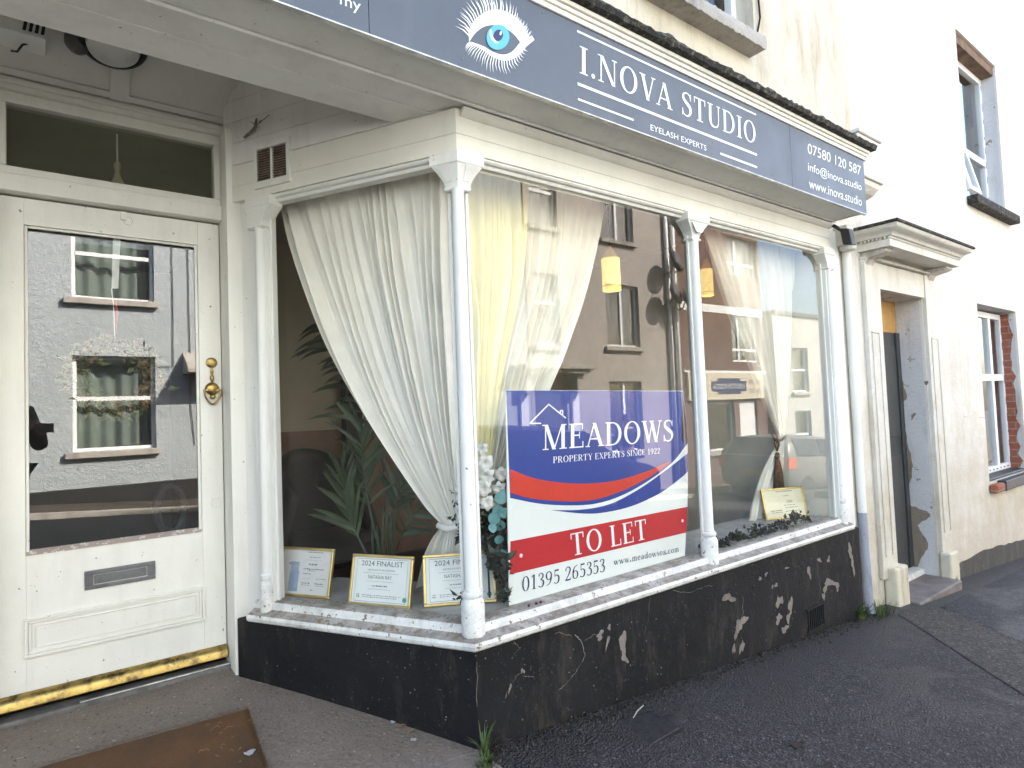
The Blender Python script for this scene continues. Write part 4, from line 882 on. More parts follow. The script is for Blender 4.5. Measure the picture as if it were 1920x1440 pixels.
# raw brick where the reveal has been hacked back
mb = MB(); r = random.Random(8); zs = [L_[2]+.03+(L_[3]-L_[2]-.05)*i/22 for i in range(23)]
ws = [.075+r.uniform(-.022, .022) for _ in zs]
mb.prism([V3((L_[1]-.0005, 2.145, zs[0]))]+[V3((L_[1]-.0005, 2.08-w, z)) for z, w in zip(zs, ws)]+[V3((L_[1]-.0005, 2.145, zs[-1]))], (-.012, 0, 0)); mb.build('raw_brick', M['rawbrick'], nb)
# dark painted base with a wavy top edge
mb = MB(); r = random.Random(2); xs = [6.16+i*.12 for i in range(66)]
mb.prism([V3((x, 1.9548, gz(x)-.3)) for x in xs]+[V3((x, 1.9548, gz(x)+.10+.03*math.sin(x*2.1)+r.uniform(-.012, .012)+min(.1, (x-6)*.05))) for x in xs[::-1]], (0, -.006, 0)); mb.build('base_band', stucco('dark weathered base', (.065, .06, .052), (.16, .14, .11), .6, .006, .2), nb)
mb = MB(); mb.box(6.06, 6.13, 1.947, 1.9545, -1.62, -1.43); mb.lathe((6.095, 1.9545, -1.43), [(.035, 0), (.035, .0075)], 20, (0, -1, 0)); mb.build('boot_scraper_shade', M['dark'], nb)  # flat near-black plate on the wall, painting the shade inside the niche

# ------------------------------------------------------------------ across the street
OF = (V3((0, -6, 0)), V3((1, 0, 0)), V3((0, 1, 0)))
def house(name, label, cat, x0, x1, ztop, mat, holes, depth=.12, y=-6):
    fr = (V3((0, y, 0)), V3((1, 0, 0)), V3((0, 1, 0)))
    h = thing(name, ((x0+x1)/2, y, gz((x0+x1)/2)-.1), label, cat)
    MB().wall(fr, x0, x1, -4, ztop, holes, depth).build('wall', mat, h)
    mb = MB(); mb.box(x0+.002, x0+.1, y-7, y-.001, -4, ztop-.01); mb.box(x1-.1, x1-.002, y-7, y-.001, -4, ztop-.01); mb.box(x0, x1, y-7.1, y-7, -4, ztop); mb.build('side_wall', mat, h)
    mb = MB(); mb.box(x0, x1, y-7.1, y+.06, ztop, ztop+.12); mb.build('parapet', M['slate'], h)
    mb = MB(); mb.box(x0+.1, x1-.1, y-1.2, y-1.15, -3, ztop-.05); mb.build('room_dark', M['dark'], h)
    return h
def owin(h, a, b, c, d, y=-6, rail=None, mull=None, cur=True, sill=True):
    mb = MB(); yy = y-.10; w = .055
    mb.box(a, b, yy-.05, yy, c, c+w); mb.box(a, b, yy-.05, yy, d-w, d); mb.box(a, a+w, yy-.05, yy, c+w, d-w); mb.box(b-w, b, yy-.05, yy, c+w, d-w)
    if rail is not None: mb.box(a+w, b-w, yy-.045, yy+.012, rail-.035, rail+.035)
    if mull is not None: mb.box(mull-.04, mull+.04, yy-.046, yy+.010, c+w, d-w)
    f = mb.build('window', M['upvc'], h, bevel=.004)
    MB().poly([V3((p, yy-.025, q)) for p, q in ((b-w, c+w), (a+w, c+w), (a+w, d-w), (b-w, d-w))]).build('pane', M['farglass'], f)
    if cur:
        rows = []
        for j, z in enumerate((c+.02, d-.02)): rows.append([V3((a+(b-a)*(i/60)*.93, yy-.22+.028*math.sin(i*.52+j*.6)+.03*math.sin(i*.17), z)) for i in range(61)])
        MB().grid(rows).build('curtain', M['net'], f, smooth=True)
    if sill: mb = MB(); mb.box(a-.11, b+.05, y-.10, y+.09, c-.10, c-.002); mb.build('sill', M['stone'], f, bevel=.008)
gw = [(.347, 1.52, -.418, 1.159), (.347, 1.52, 2.11, 3.50), (-3.2, -2.0, -.418, 1.159), (-3.2, -2.0, 2.11, 3.5), (4.9, 6.1, -.6, 1.1), (4.9, 6.1, 2.11, 3.5), (2.25, 3.15, -1.36, .80)]
gh = house('grey_house', 'grey roughcast house with black base across the street, mirrored in the door glass', 'house', -9, 8.04, 6.2, M['greyrender'], gw)
for a, b, c, d in gw[:6]: owin(gh, a, b, c, d, rail=(c+(d-c)*.55))
mb = MB()
for x0, x1 in ((-9, 2.2), (3.2, 8.04)): mb.box(x0, x1, -6, -5.975, -4, -1.0)
mb.build('black_base', M['opp_plinth'], gh, bevel=.01)
mb = MB(); mb.box(2.25, 3.15, -6.1, -6.06, -1.36, .80); mb.build('front_door', M['greydoor'], gh)
mb = MB(); mb.prism([V3((1.95, yy, z)) for yy, z in ((-6, .86), (-5.45, .86), (-5.45, .92), (-6, 1.25))], (1.5, 0, 0)); mb.build('door_canopy', M['stone'], gh)
mb = MB(); mb.tube([V3((1.80, -5.98, 4.2)), V3((1.80, -5.98, 1.0)), V3((1.55, -5.98, .98))], .007, 6); mb.tube([V3((2.05, -5.98, 4.2)), V3((2.07, -5.98, .2)), V3((2.12, -5.98, -.4))], .007, 6); mb.build('cables', M['dark'], gh)
bw = [(10.385, 11.47, 3.92, 5.25), (10.40, 11.54, 1.38, 2.87), (10.38, 11.5, -1.1, .56), (8.21, 8.99, 3.92, 5.25), (8.26, 8.95, 1.33, 2.90), (8.0, 9.05, -1.9, .45)]
bh = house('beige_house', 'beige rendered house with white windows mirrored in the front pane', 'house', 8.05, 13.1, 7.2, M['beigerender'], bw)
for a, b, c, d in bw[:5]: owin(bh, a, b, c, d, rail=None if a > 10 else c+(d-c)*.6, mull=a+(b-a)*.52 if a > 10 else None, cur=(a < 10))
mb = MB(); mb.box(8.0, 9.05, -6.1, -6.06, -1.9, .45); mb.build('front_door', M['greydoor'], bh)
mb = MB(); mb.box(7.55, 9.55, -6, -5.55, .80, .90); mb.box(7.65, 9.45, -6, -5.62, .72, .7995); mb.box(7.72, 7.92, -6, -5.75, .3, .7195); mb.box(9.15, 9.35, -6, -5.75, .3, .7195); mb.build('door_canopy', M['stone'], bh, bevel=.02)
mb = MB(); mb.box(7.72, 7.92, -5.999, -5.93, -2, .2995); mb.box(9.15, 9.35, -5.999, -5.93, -2, .2995); mb.build('door_surround', M['upvc'], bh, bevel=.01)
for x in (12.62, 12.88): MB().tube([V3((x, -5.93, 7)), V3((x, -5.93, -2))], .053, 10).build('downpipe', M['upvc'], bh, smooth=True)
for k, (x, z) in enumerate(((12.55, 3.52), (12.45, 2.72), (12.95, 2.62))):
    mb = MB(); mb.lathe((x, -5.62, z), [(.30, .05), (.22, .0), (.1, -.03), (.02, -.035)], 24, (.2, 1, .25)); d = mb.build('satellite_dish', simple('grey dish', (.10, .10, .11), .5), None, smooth=True, origin=(x, -5.95, z-.25))
    tag(d, ['highest grey satellite dish beside the downpipes of the beige house', 'lower grey satellite dish on the window side of the downpipes', 'lower grey satellite dish on the brick shop side of the downpipes'][k], 'satellite dish', 'satellite dishes on the beige house')
    mb = MB(); mb.tube([V3((x, -6, z-.25)), V3((x, -5.75, z-.2)), V3((x, -5.66, z))], .02, 6); mb.tube([V3((x, -5.66, z-.25)), V3((x+.02, -5.25, z-.2))], .012, 6); mb.build('mount', M['black'], d, smooth=True)
kw = [(15.39, 16.81, 1.1, 2.43), (15.37, 16.9, 3.6, 4.7), (13.9, 15.35, -1.35, -.02), (15.6, 16.5, -2.2, -.02)]
kh = house('brick_shop', 'red brick shop with white bands and a cream sign board, mirrored in the right pane', 'shop', 13.11, 17.0, 6.2, M['brick'], kw)
for a, b, c, d in kw[:2]: owin(kh, a, b, c, d, rail=c+.35, mull=(a+b)/2-.25, sill=False)
owin(kh, *kw[2], cur=False)
mb = MB(); mb.box(15.6, 16.5, -6.1, -6.06, -2.2, -.02); mb.build('shop_door', M['upvc'], kh)
mb = MB(); mb.box(13.15, 17.0, -6, -5.98, 2.435, 2.65); mb.box(13.15, 17.0, -6, -5.97, .785, .84); mb.build('white_band', M['upvc'], kh)
mb = MB(); mb.box(13.25, 16.8, -6, -5.93, .04, .78); fb = mb.build('fascia_board', simple('cream shop board', (.62, .57, .44), .5, .05), kh, bevel=.01)
mb = MB(); mb.box(14.23, 15.87, -5.929, -5.925, .27, .55); mb.box(14.5, 15.6, -5.9285, -5.9255, .19, .2695); mb.box(14.5, 15.6, -5.9285, -5.9255, .5505, .63); mb.build('name_plate', M['navy'], fb, bevel=.002)
mb = MB(); put(mb, serif('COLLETTS MODELS', .08), V3((15.78, -5.9235, .345)), V3((14.32, -5.9235, .345)), V3((15.78, -5.9235, .475)), V3((0, .001, 0))); mb.build('shop_name', M['vinyl'], fb)
for x in (16.05, 16.4):
    for z in (.2, .45): MB().box(x, x+.2, -5.929, -5.925, z, z+.14).build('badge', M['stone'], fb)
ph = house('pale_terrace', 'low pale rendered terrace beyond the brick shop, mirrored in the right pane', 'house', 17.6, 30, 2.6, M['palerender'], [(18.6, 19.6, .2, 1.6), (21, 22, .2, 1.6), (24, 25, .2, 1.6), (18.6, 19.6, -1.9, -.4), (21, 22, -1.9, -.4)])
for a, b, c, d in [(18.6, 19.6, .2, 1.6), (21, 22, .2, 1.6), (24, 25, .2, 1.6), (18.6, 19.6, -1.9, -.4), (21, 22, -1.9, -.4)]: owin(ph, a, b, c, d, rail=(c+d)/2)
# ------------------------------------------------------------------ cars (seen in the glass)
def car(name, label, x, y, paint, plate):
    g = gz(x+2)-.155; sl = -.074; root = thing(name, (x+2.1, y, gz(x+2.1)-.155), label, 'car', None)
    def Q(a, b, c): return V3((x+a, y+b, gz(x+a)-.155+c))
    hw = .87; secs = [(0, .45, .70, .72, .72), (.03, .30, .80, .95, .97), (.10, .26, .84, 1.0, 1.08), (.20, .24, .86, 1.0, 1.30), (.34, .24, .87, .99, 1.43), (.9, .22, .87, .98, 1.475), (1.8, .20, .87, .97, 1.48), (2.4, .20, .87, .96, 1.44), (2.75, .20, .87, .95, 1.28), (3.15, .20, .87, .94, 1.0), (3.3, .20, .86, .93, .95), (3.9, .22, .83, .84, .88), (4.2, .25, .76, .74, .78), (4.32, .32, .68, .60, .62)]
    rings = []
    for a, zb, w, zbelt, zr in secs:
        up = zr-zbelt; wr = w-.42*up-.02; half = [(w*.80, zb), (w*.985, zb+.10), (w, (zb+zbelt)/2+.05), (w*.975, zbelt), (w*.5+wr*.5, zbelt+up*.55), (wr, zr-up*.06), (wr*.55, zr)]
        rings.append([Q(a, -b, c) for b, c in half]+[Q(a, b, c) for b, c in half[::-1]])
    MB().loft([r[::-1] for r in rings]).build('body', paint, root, smooth=True, sub=1)
    mb = MB(); mb.prism([Q(.065, -.62, 1.02), Q(.065, .62, 1.02), Q(.265, .52, 1.38), Q(.265, -.52, 1.38)], V3((-.028, 0, .012))); mb.build('rear_window', M['carglass'], root, bevel=.004)
    mb = MB(); mb.prism([Q(3.12, -.66, 1.0), Q(3.12, .66, 1.0), Q(2.56, .56, 1.38), Q(2.56, -.56, 1.38)], V3((.03, 0, .025))); mb.build('windscreen', M['carglass'], root)
    for s in (-1, 1):
        for a, b in ((.42, 1.42), (1.47, 2.25)):
            t2 = b if b < 2 else 2.55
            mb = MB(); mb.prism([Q(a, s*.835, 1.01), Q(b if b < 2 else 2.85, s*.835, 1.01), Q(t2-.02, s*.70, 1.37), Q(a+.05, s*.69, 1.38)], V3((0, s*.022, .006))); mb.build('side_window', M['carglass'], root)
        mb = MB(); mb.prism([Q(.03, s*.83, .72), Q(.30, s*.86, .75), Q(.30, s*.86, .95), Q(.06, s*.83, .97)], V3((-.012, s*.018, 0))); mb.prism([Q(-.005, s*.62, .74), Q(.0, s*.80, .74), Q(.02, s*.80, .95), Q(.015, s*.66, .95)], V3((-.02, 0, 0))); mb.build('tail_light', M['taillight'], root, bevel=.006)
        mb = MB(); mb.prism([Q(4.12, s*.50, .62), Q(4.04, s*.74, .64), Q(4.0, s*.76, .76), Q(4.1, s*.50, .74)], V3((.12, 0, .02))); mb.build('headlight', M['alu'], root, bevel=.01)
        mb = MB(); mb.ball(Q(2.75, s*.98, 1.02), .09, 10, 6, (.6, 1.1, .7)); mb.build('wing_mirror', paint, root, smooth=True)
        for a in (.78, 3.42):
            mb = MB(); mb.lathe(Q(a, s*.66, .31), [(.18, 0), (.29, 0), (.315, .03), (.315, .17), (.29, .20), (.20, .205)], 24, (0, s, 0)); wl = mb.build('wheel', M['tyre'], root, smooth='angle')
            mb = MB(); mb.lathe(Q(a, s*.845, .31), [(.20, 0), (.195, .018), (.06, .006), (.05, .02)], 10, (0, s, 0)); mb.build('rim', M['alu'], wl)
    mb = MB(); mb.box(x-.03, x-.005, y-.26, y+.26, Q(0, 0, .56).z, Q(0, 0, .67).z); np_ = mb.build('number_plate', M['plate'], root)
    mb = MB(); a = Q(-.032, .22, .585); put(mb, bfont(plate), a, Q(-.032, -.22, .585), Q(-.032, .22, .645), V3((-.001, 0, 0))); mb.build('plate_characters', M['black'], np_)
    mb = MB(); mb.box(x-.02, x+.04, y-.75, y+.75, Q(0, 0, .985).z, Q(0, 0, 1.005).z); mb.build('boot_trim', M['white'], root, bevel=.005)
    return root
car('parked_car', 'dark grey hatchback parked by the far pavement, mirrored in the right pane beside the curtain', 12.4, -3.75, M['carpaint'], 'OSBO CSS')
car('parked_car', 'dark blue car parked by the far pavement, mirrored in the blue letting board', 4.4, -3.9, M['carblue'], '0580 030')
# ------------------------------------------------------------------ people
def person(label, pos, head, arms, legs, cloth, scale=1.0):
    ang = math.atan2(head[0], head[1]); ca, sa = math.cos(ang), math.sin(ang); P0 = V3(pos)
    def G(p): return P0+V3((p[0]*ca+p[1]*sa, -p[0]*sa+p[1]*ca, p[2]))*scale
    root = thing('person', P0, label, 'person')
    J = {'pelvis': ((0, 0, .95), .12), 'spine': ((0, 0, 1.12), .115), 'chest': ((0, .0, 1.32), .14), 'upper': ((0, 0, 1.43), .09), 'neck': ((0, .005, 1.50), .055), 'jaw': ((0, .03, 1.575), .072), 'skull': ((0, .02, 1.65), .088), 'crown': ((0, .01, 1.71), .055), 'nose': ((0, .118, 1.60), .012)}
    E = [('pelvis', 'spine'), ('spine', 'chest'), ('chest', 'upper'), ('upper', 'neck'), ('neck', 'jaw'), ('jaw', 'skull'), ('skull', 'crown'), ('jaw', 'nose')]
    for s, nm in ((-1, 'l'), (1, 'r')):
        el, wr = arms[nm]; J[nm+'sh'] = ((s*.18, 0, 1.41), .06); J[nm+'el'] = (el, .043); J[nm+'wr'] = (wr, .028)
        d = (V3(wr)-V3(el)).normalized(); pl = V3(wr)+d*.05; J[nm+'pa'] = (tuple(pl), .028); E += [('upper', nm+'sh'), (nm+'sh', nm+'el'), (nm+'el', nm+'wr'), (nm+'wr', nm+'pa')]
        sd = d.cross(V3((0, 0, 1))) if abs(d.z) < .8 else V3((0, 1, 0)); sd.normalize(); up = sd.cross(d)
        for i, (o, ln) in enumerate(((-.030, .058), (-.010, .070), (.010, .066), (.028, .052))):
            b = pl+d*.045+up*o; J[nm+'f%d' % i] = (tuple(b), .0095); J[nm+'g%d' % i] = (tuple(b+d*ln*.55-sd*s*.008), .0085); J[nm+'h%d' % i] = (tuple(b+d*ln*.9-sd*s*.026), .0075)
            E += [(nm+'pa', nm+'f%d' % i), (nm+'f%d' % i, nm+'g%d' % i), (nm+'g%d' % i, nm+'h%d' % i)]
        b = pl+up*.035-sd*s*.01; J[nm+'t0'] = (tuple(b), .011); J[nm+'t1'] = (tuple(b+d*.035+up*.015), .009); E += [(nm+'pa', nm+'t0'), (nm+'t0', nm+'t1')]
        kn, an = legs[nm]; J[nm+'hip'] = ((s*.09, 0, .88), .088); J[nm+'kn'] = (kn, .056); J[nm+'an'] = (an, .036); J[nm+'to'] = ((an[0]*1.05, an[1]+.14, .03), .03)
        E += [('pelvis', nm+'hip'), (nm+'hip', nm+'kn'), (nm+'kn', nm+'an'), (nm+'an', nm+'to')]
    def skin(name, keys, edges, mat, add=0.0):
        idx = {k: i for i, k in enumerate(keys)}; me = bpy.data.meshes.new(name)
        me.from_pydata([tuple(G(J[k][0])-P0) for k in keys], [(idx[a], idx[b]) for a, b in edges], []); me.materials.append(mat)
        o = bpy.data.objects.new(name, me); COL.objects.link(o); o.parent = root
        md = o.modifiers.new('skin', 'SKIN'); md.use_smooth_shade = True; sb = o.modifiers.new('sub', 'SUBSURF'); sb.levels = sb.render_levels = 2
        if not me.skin_vertices: me.attributes
        for i, k in enumerate(keys):
            rr = (J[k][1]+add)*scale; me.skin_vertices[0].data[i].radius = (rr, rr); me.skin_vertices[0].data[i].use_root = (i == 0)
        return o
    skin('body', list(J), E, M['skin'])
    ks = ['pelvis', 'spine', 'chest', 'upper', 'lsh', 'lel', 'lwr', 'rsh', 'rel', 'rwr']; skin('jacket', ks, [e for e in E if e[0] in ks and e[1] in ks], cloth[0], .02)
    ks = ['pelvis', 'lhip', 'lkn', 'lan', 'rhip', 'rkn', 'ran']; skin('trousers', ks, [e for e in E if e[0] in ks and e[1] in ks], cloth[1], .016)
    mb = MB(); mb.ball(G((0, -.008, 1.672)), .112*scale, 16, 10, (.88, 1.0, .92)); mb.build('hair', M['hair'], root, smooth=True)
    for s in ('l', 'r'):
        a = V3(legs[s][1]); mb = MB(); mb.loft([[G((a.x+dx*w, a.y+yy, zz)) for dx, zz in ((-1, .0), (1, .0), (1, h), (-1, h))] for yy, w, h in ((-.09, .03, .06), (-.05, .045, .10), (.05, .048, .085), (.13, .05, .06), (.19, .03, .04))]); mb.build('shoe', M['shoe'], root, sub=1, smooth=True)
    fc = MB()
    for s in (-1, 1): fc.ball(G((s*.033, .104, 1.632)), .010*scale, 8, 6)
    fc.build('eyes', M['black'], root); mb = MB(); mb.ball(G((0, .100, 1.555)), .022*scale, 8, 6, (1, .3, .3)); mb.build('mouth', simple('lips', (.38, .16, .13), .5), root)
    for s in (-1, 1): mb = MB(); mb.ball(G((s*.090, .01, 1.62)), .028*scale, 8, 6, (.4, .6, 1)); mb.build('ear', M['skin'], root, smooth=True)
    return root
ST = {'l': ((-.10, .03, .50), (-.11, -.02, .08)), 'r': ((.10, .03, .50), (.11, -.02, .08))}
pz = gz(-.3)-.155
hgt = -pz
person('photographer in a dark jacket holding a phone, mirrored in the door glass', (-FW.x*.47, -FW.y*.47, pz), (FW.x, FW.y), {'l': ((-.25, .08, 1.10), (-.105, .26, hgt-.03)), 'r': ((.25, .08, 1.10), (.105, .26, hgt-.03))}, ST, (M['jacket'], M['trousers']))
mb = MB(); fr = (V3(-FW*.014), RX.copy(), V3(FW)); c = -FW*.016
P = [c+RX*a*.078+UP*b*.038-FW*d for d in (0, .009) for a, b in ((-1, -1), (1, -1), (1, 1), (-1, 1))]
mb.add(P, [(0, 1, 2, 3), (7, 6, 5, 4), (0, 4, 5, 1), (1, 5, 6, 2), (2, 6, 7, 3), (3, 7, 4, 0)]); phn = mb.build('smartphone', M['black'], bevel=.004, seg=3); tag(phn, 'black smartphone held up sideways in the photographer\'s hands', 'phone')
mb = MB(); mb.lathe(c+RX*.05+UP*.012, [(.009, 0), (.009, .002), (.006, .0025)], 16, FW); mb.build('camera_lens', M['carglass'], phn)
person('pedestrian in dark clothes standing with legs apart on the far pavement', (10.2, -5.35, gz(10.2)-.075), (-.5, .85), {'l': ((-.27, .02, 1.15), (-.22, .16, .98)), 'r': ((.27, .02, 1.15), (.22, .16, .98))}, {'l': ((-.14, .04, .50), (-.20, 0, .08)), 'r': ((.14, .04, .50), (.20, 0, .08))}, (M['jacket'], M['trousers']))
#PART4
# ------------------------------------------------------------------ things in the window
def curtain(name, label, mat, fn, left, right, dv, pleats, amps, seed, rod=None, sharp=.35):
    r = random.Random(seed); L = spline([(x, y) for x, y in left], 10); Rr = spline([(x, y) for x, y in right], 10); n = len(L)
    A = spline([(a, 0) for a in amps], 10); nx = pleats*14
    ph = [r.uniform(0, 6.28) for _ in range(6)]
    am = [r.uniform(.25, 1.4) for _ in range(pleats+3)]
    rows = []
    for j in range(n):
        t = j/(n-1); p0, p1 = fn(*L[j]), fn(*Rr[j]); row = []
        for i in range(nx+1):
            u = i/nx; w = u*pleats+.55*math.sin(2*math.pi*1.3*u+ph[0])+.3*math.sin(2*math.pi*3.1*u+ph[1]+t*.8)+.16*math.sin(5*t+u*9+ph[2])+.10*math.sin(11*t+u*23+ph[5])+.35*math.sin(2*math.pi*.7*u+ph[5])
            a = am[int(abs(w)) % len(am)]*(1-abs(w) % 1)+am[(int(abs(w))+1) % len(am)]*(abs(w) % 1)
            s = math.sin(2*math.pi*w)+sharp*math.sin(4*math.pi*w+ph[3])+.30*math.sin(2*math.pi*w*.37+ph[4]+t*2)
            row.append(p0.lerp(p1, u)+dv*(A[j if j < len(A) else -1][0]*a*s))
        rows.append(row)
    o = MB().grid(rows).build(name, mat, smooth=True); tag(o, label, 'curtain')
    if rod:
        mb = MB(); mb.tube([fn(*rod[0])+dv*.02, fn(*rod[1])+dv*.02], .006, 8); rd = mb.build('rod', M['white'], o, smooth=True)
    return o
fR = lambda x, y: aR(x, y, -.12-.15*max(0, min(1, (y-320)/650)))
fF = lambda x, y: aY(x, y, 2.20)
curtain('curtain', 'ivory cotton curtain in the pane beside the porch, tied low at the corner column', M['curtain'], fR,
    [(522, 372), (527, 392), (545, 446), (575, 530), (612, 628), (652, 715), (698, 798), (752, 882), (798, 948), (826, 980), (826, 988), (812, 1008), (798, 1040), (783, 1100)],
    [(840, 305), (840, 325), (843, 400), (845, 500), (849, 600), (853, 700), (857, 790), (861, 870), (866, 930), (871, 980), (871, 988), (876, 1008), (884, 1040), (890, 1100)],
    -RN, 17, [.010, .012, .022, .028, .028, .026, .024, .020, .016, .009, .009, .013, .018, .02], 4, rod=((500, 380), (850, 300)))
mb = MB(); tie = [fR(824, 984)+RN*.012, fR(845, 990)+RN*.024, fR(872, 984)+RN*.015]; mb.tube(tie, .014, 10); tag(mb.build('curtain_tie', M['curtain'], smooth=True), 'ivory fabric band tied round the gathered curtain beside the corner column', 'curtain tie')
curtain('curtain', 'yellow sheer curtain hanging straight down just right of the corner column', M['sheer_yellow'], fF,
    [(880, 300), (880, 320), (882, 430), (884, 520), (886, 610), (888, 700), (890, 800), (892, 900), (894, 960), (893, 1000), (890, 1080)],
    [(986, 325), (986, 345), (985, 430), (978, 520), (960, 610), (940, 700), (925, 800), (915, 900), (908, 960), (912, 1000), (925, 1080)],
    V3((0, 1, 0)), 8, [.008, .010, .020, .024, .024, .022, .02, .015, .008, .010, .015], 9, rod=((870, 300), (1140, 375)))
curtain('curtain', 'cream sheer curtain in the large front pane, swept down behind the blue board', M['sheer'], lambda x, y: aY(x, y, 2.215),
    [(980, 325), (981, 345), (980, 430), (972, 520), (954, 610), (934, 700), (919, 800), (909, 900), (902, 960), (902, 1000), (900, 1080)],
    [(1134, 362), (1134, 384), (1121, 460), (1102, 545), (1074, 630), (1042, 705), (1002, 790), (955, 875), (912, 950), (925, 1000), (960, 1080)],
    V3((0, 1, 0)), 11, [.008, .010, .022, .026, .026, .024, .02, .015, .008, .010, .015], 12)
curtain('curtain', 'cream sheer curtain in the right front pane, drawn in by a brown rope tieback', M['sheer'], lambda x, y: aY(x, y, 2.11+.22*max(0, min(1, (y-420)/480))),
    [(1312, 410), (1314, 428), (1341, 510), (1369, 590), (1398, 660), (1424, 730), (1449, 793), (1460, 820), (1458, 832), (1446, 855), (1430, 890), (1414, 940), (1404, 985)],
    [(1522, 458), (1522, 476), (1519, 560), (1512, 630), (1502, 700), (1492, 760), (1483, 800), (1478, 818), (1478, 830), (1487, 855), (1491, 880), (1490, 910), (1488, 950)],
    V3((0, 1, 0)), 12, [.008, .010, .022, .026, .026, .022, .014, .008, .008, .012, .018, .02, .02], 21, rod=((1310, 420), (1530, 470)))
tb = thing('rope_tieback', aY(1462, 826, 2.29), 'brown twisted rope tieback with a hanging tassel on the right curtain', 'tieback')
mb = MB(); f2_ = lambda x, y, d=.0: aY(x, y, 2.285+d)
loop = [f2_(*p) for p in spline([(1482, 796, .02), (1480, 808, .01), (1472, 819, 0), (1462, 826, 0), (1452, 822, .01), (1448, 812, .03)], 6)]
mb.tube(loop, .009, 8); mb.tube([f2_(1456, 824), f2_(1453, 832), f2_(1457, 845)], .007, 8); mb.tube([f2_(1459, 824), f2_(1461, 833), f2_(1457, 845)], .007, 8); mb.ball(f2_(1456, 826), .016, 10, 7); mb.build('rope', M['rope'], tb, smooth=True)
mb = MB(); c = f2_(1457, 848); mb.lathe(c, [(.008, 0), (.018, -.01), (.020, -.03), (.012, -.045), (.016, -.055), (.024, -.10), (.030, -.19), (.030, -.27), (.002, -.272)], 18)
rr = random.Random(4)
for i in range(60):
    a = rr.uniform(0, 6.28); q = c+V3((.014*math.cos(a), .014*math.sin(a), -.05)); mb.tube([q, q+V3((.014*math.cos(a), .014*math.sin(a), -.10)), q+V3((.02*math.cos(a), .02*math.sin(a), -.215-rr.uniform(0, .03)))], .003, 4)
mb.build('tassel', M['rope'], tb, smooth=True)
# pendant lamps
M['shade'].node_tree.nodes['Principled BSDF'].inputs['Emission Color'].default_value = (1, .76, .25, 1); M['shade'].node_tree.nodes['Principled BSDF'].inputs['Emission Strength'].default_value = .10
def pendant(px, py, y, rpx, hpx, cone, label):
    c = aY(px, py, y); d = c.dot(FW)/FPX; r = rpx*d; h = hpx*d; root = thing('pendant_lamp', c, label, 'lamp', 'yellow pendant lamps')
    mb = MB(); mb.lathe(c, [(r*.98, -h), (r, -h+.004), (r*1.01, -h*.72), (r*.985, -h*.71), (r*.985, h), (r*.95, h), (r*.95, -h)], 32); sh = mb.build('lamp_shade', M['shade'], root, smooth='angle')
    mb = MB(); mb.lathe(c, [(r*.99, -h*.76), (r*1.03, -h*.755), (r*1.03, -h*.72), (r*.99, -h*.715)], 32); mb.build('trim_band', M['gold'], sh)
    mb = MB(); mb.lathe(c, [(r*.97, h), (r*.9, h*1.05), (.006, h+cone*d)], 24); mb.build('gauze_top', M['shade_gauze'], root, smooth=True)
    mb = MB(); mb.tube([c+V3((0, 0, h+cone*d)), V3((c.x, c.y, 1.30))], .003, 6); mb.lathe(V3((c.x, c.y, 1.26)), [(.03, 0), (.04, .04)], 12); mb.build('flex', M['stem'], root)
    mb = MB(); mb.ball(c, .03, 10, 8); mb.build('bulb', M['white'], root, smooth=True)
pendant(1146, 515, 2.62, 17.5, 30, 25, 'pendant lamp with a yellow cylinder shade and gauze cone, seen in the large front pane')
pendant(1325.5, 530, 2.70, 11.5, 25, 20, 'pendant lamp with a yellow cylinder shade just right of the middle column')
# palm
fP = lambda x, y, d=0: aR(x, y, -.62-d)
palm = thing('palm_plant', fP(712, 1040), 'dark green artificial palm with feathery fronds behind the ivory curtain', 'plant')
NP = -RN
def frond(pts, l0, l1, n, seed, spread=55, droop=.35, only=None, wid=.014, skip=0.0):
    r = random.Random(seed); P = [V3(p) for p in pts]; S3 = [V3(p) for p in spline([tuple(p) for p in P], 8)]; mb = MB(); mb.tube(S3, [.006*(1-.75*i/len(S3)) for i in range(len(S3))], 6); lf = MB()
    for k in range(n):
        s = skip+(1-skip)*k/(n-1); f = s*(len(S3)-1.01); i = int(f); p = S3[i].lerp(S3[i+1], f-i); t = (S3[i+1]-S3[i]).normalized(); side = t.cross(NP).normalized()
        for sg_ in (-1, 1):
            if only and sg_ != only: continue
            a = math.radians(spread*(1-.5*s)+r.uniform(-6, 6)); d = (t*math.cos(a)+side*sg_*math.sin(a)+NP*r.uniform(-.35, .35)).normalized(); L = (l0*(1-s)+l1*s)*r.uniform(.85, 1.12); w = wid*r.uniform(.8, 1.2)
            wd = (d.cross(NP)+NP*r.uniform(-.5, .5)).normalized(); prev = None; q = p.copy(); dd = d.copy(); m_ = 7; pl = []
            for j in range(m_+1):
                ww = w*math.sin(math.pi*min(1, .12+.88*j/m_))**.7 if j < m_ else .0005
                pl.append((q-wd*ww, q+NP*ww*.5, q+wd*ww)); q = q+dd*(L/m_); dd = (dd-V3((0, 0, 1))*droop/m_*(.5+j/m_)*1.6).normalized()
            lf.grid([list(x) for x in pl])
    ro = mb.build('rachis', M['stem'] if False else M['leaf'], palm, smooth=True); lf.build('leaflets', M['leaf'], ro, smooth=True)
frond([fP(690, 1045, -.05), fP(668, 1000, -.05), fP(654, 968, -.06), fP(646, 930, -.05), (fP(640, 885, -.03))], .27, .20, 11, 1, 42, .25, skip=.22, wid=.014)
frond([fP(715, 1045), fP(694, 960), fP(682, 890), fP(678, 845), fP(677, 800)], .27, .22, 15, 2, 62, .34, skip=.30, wid=.013)
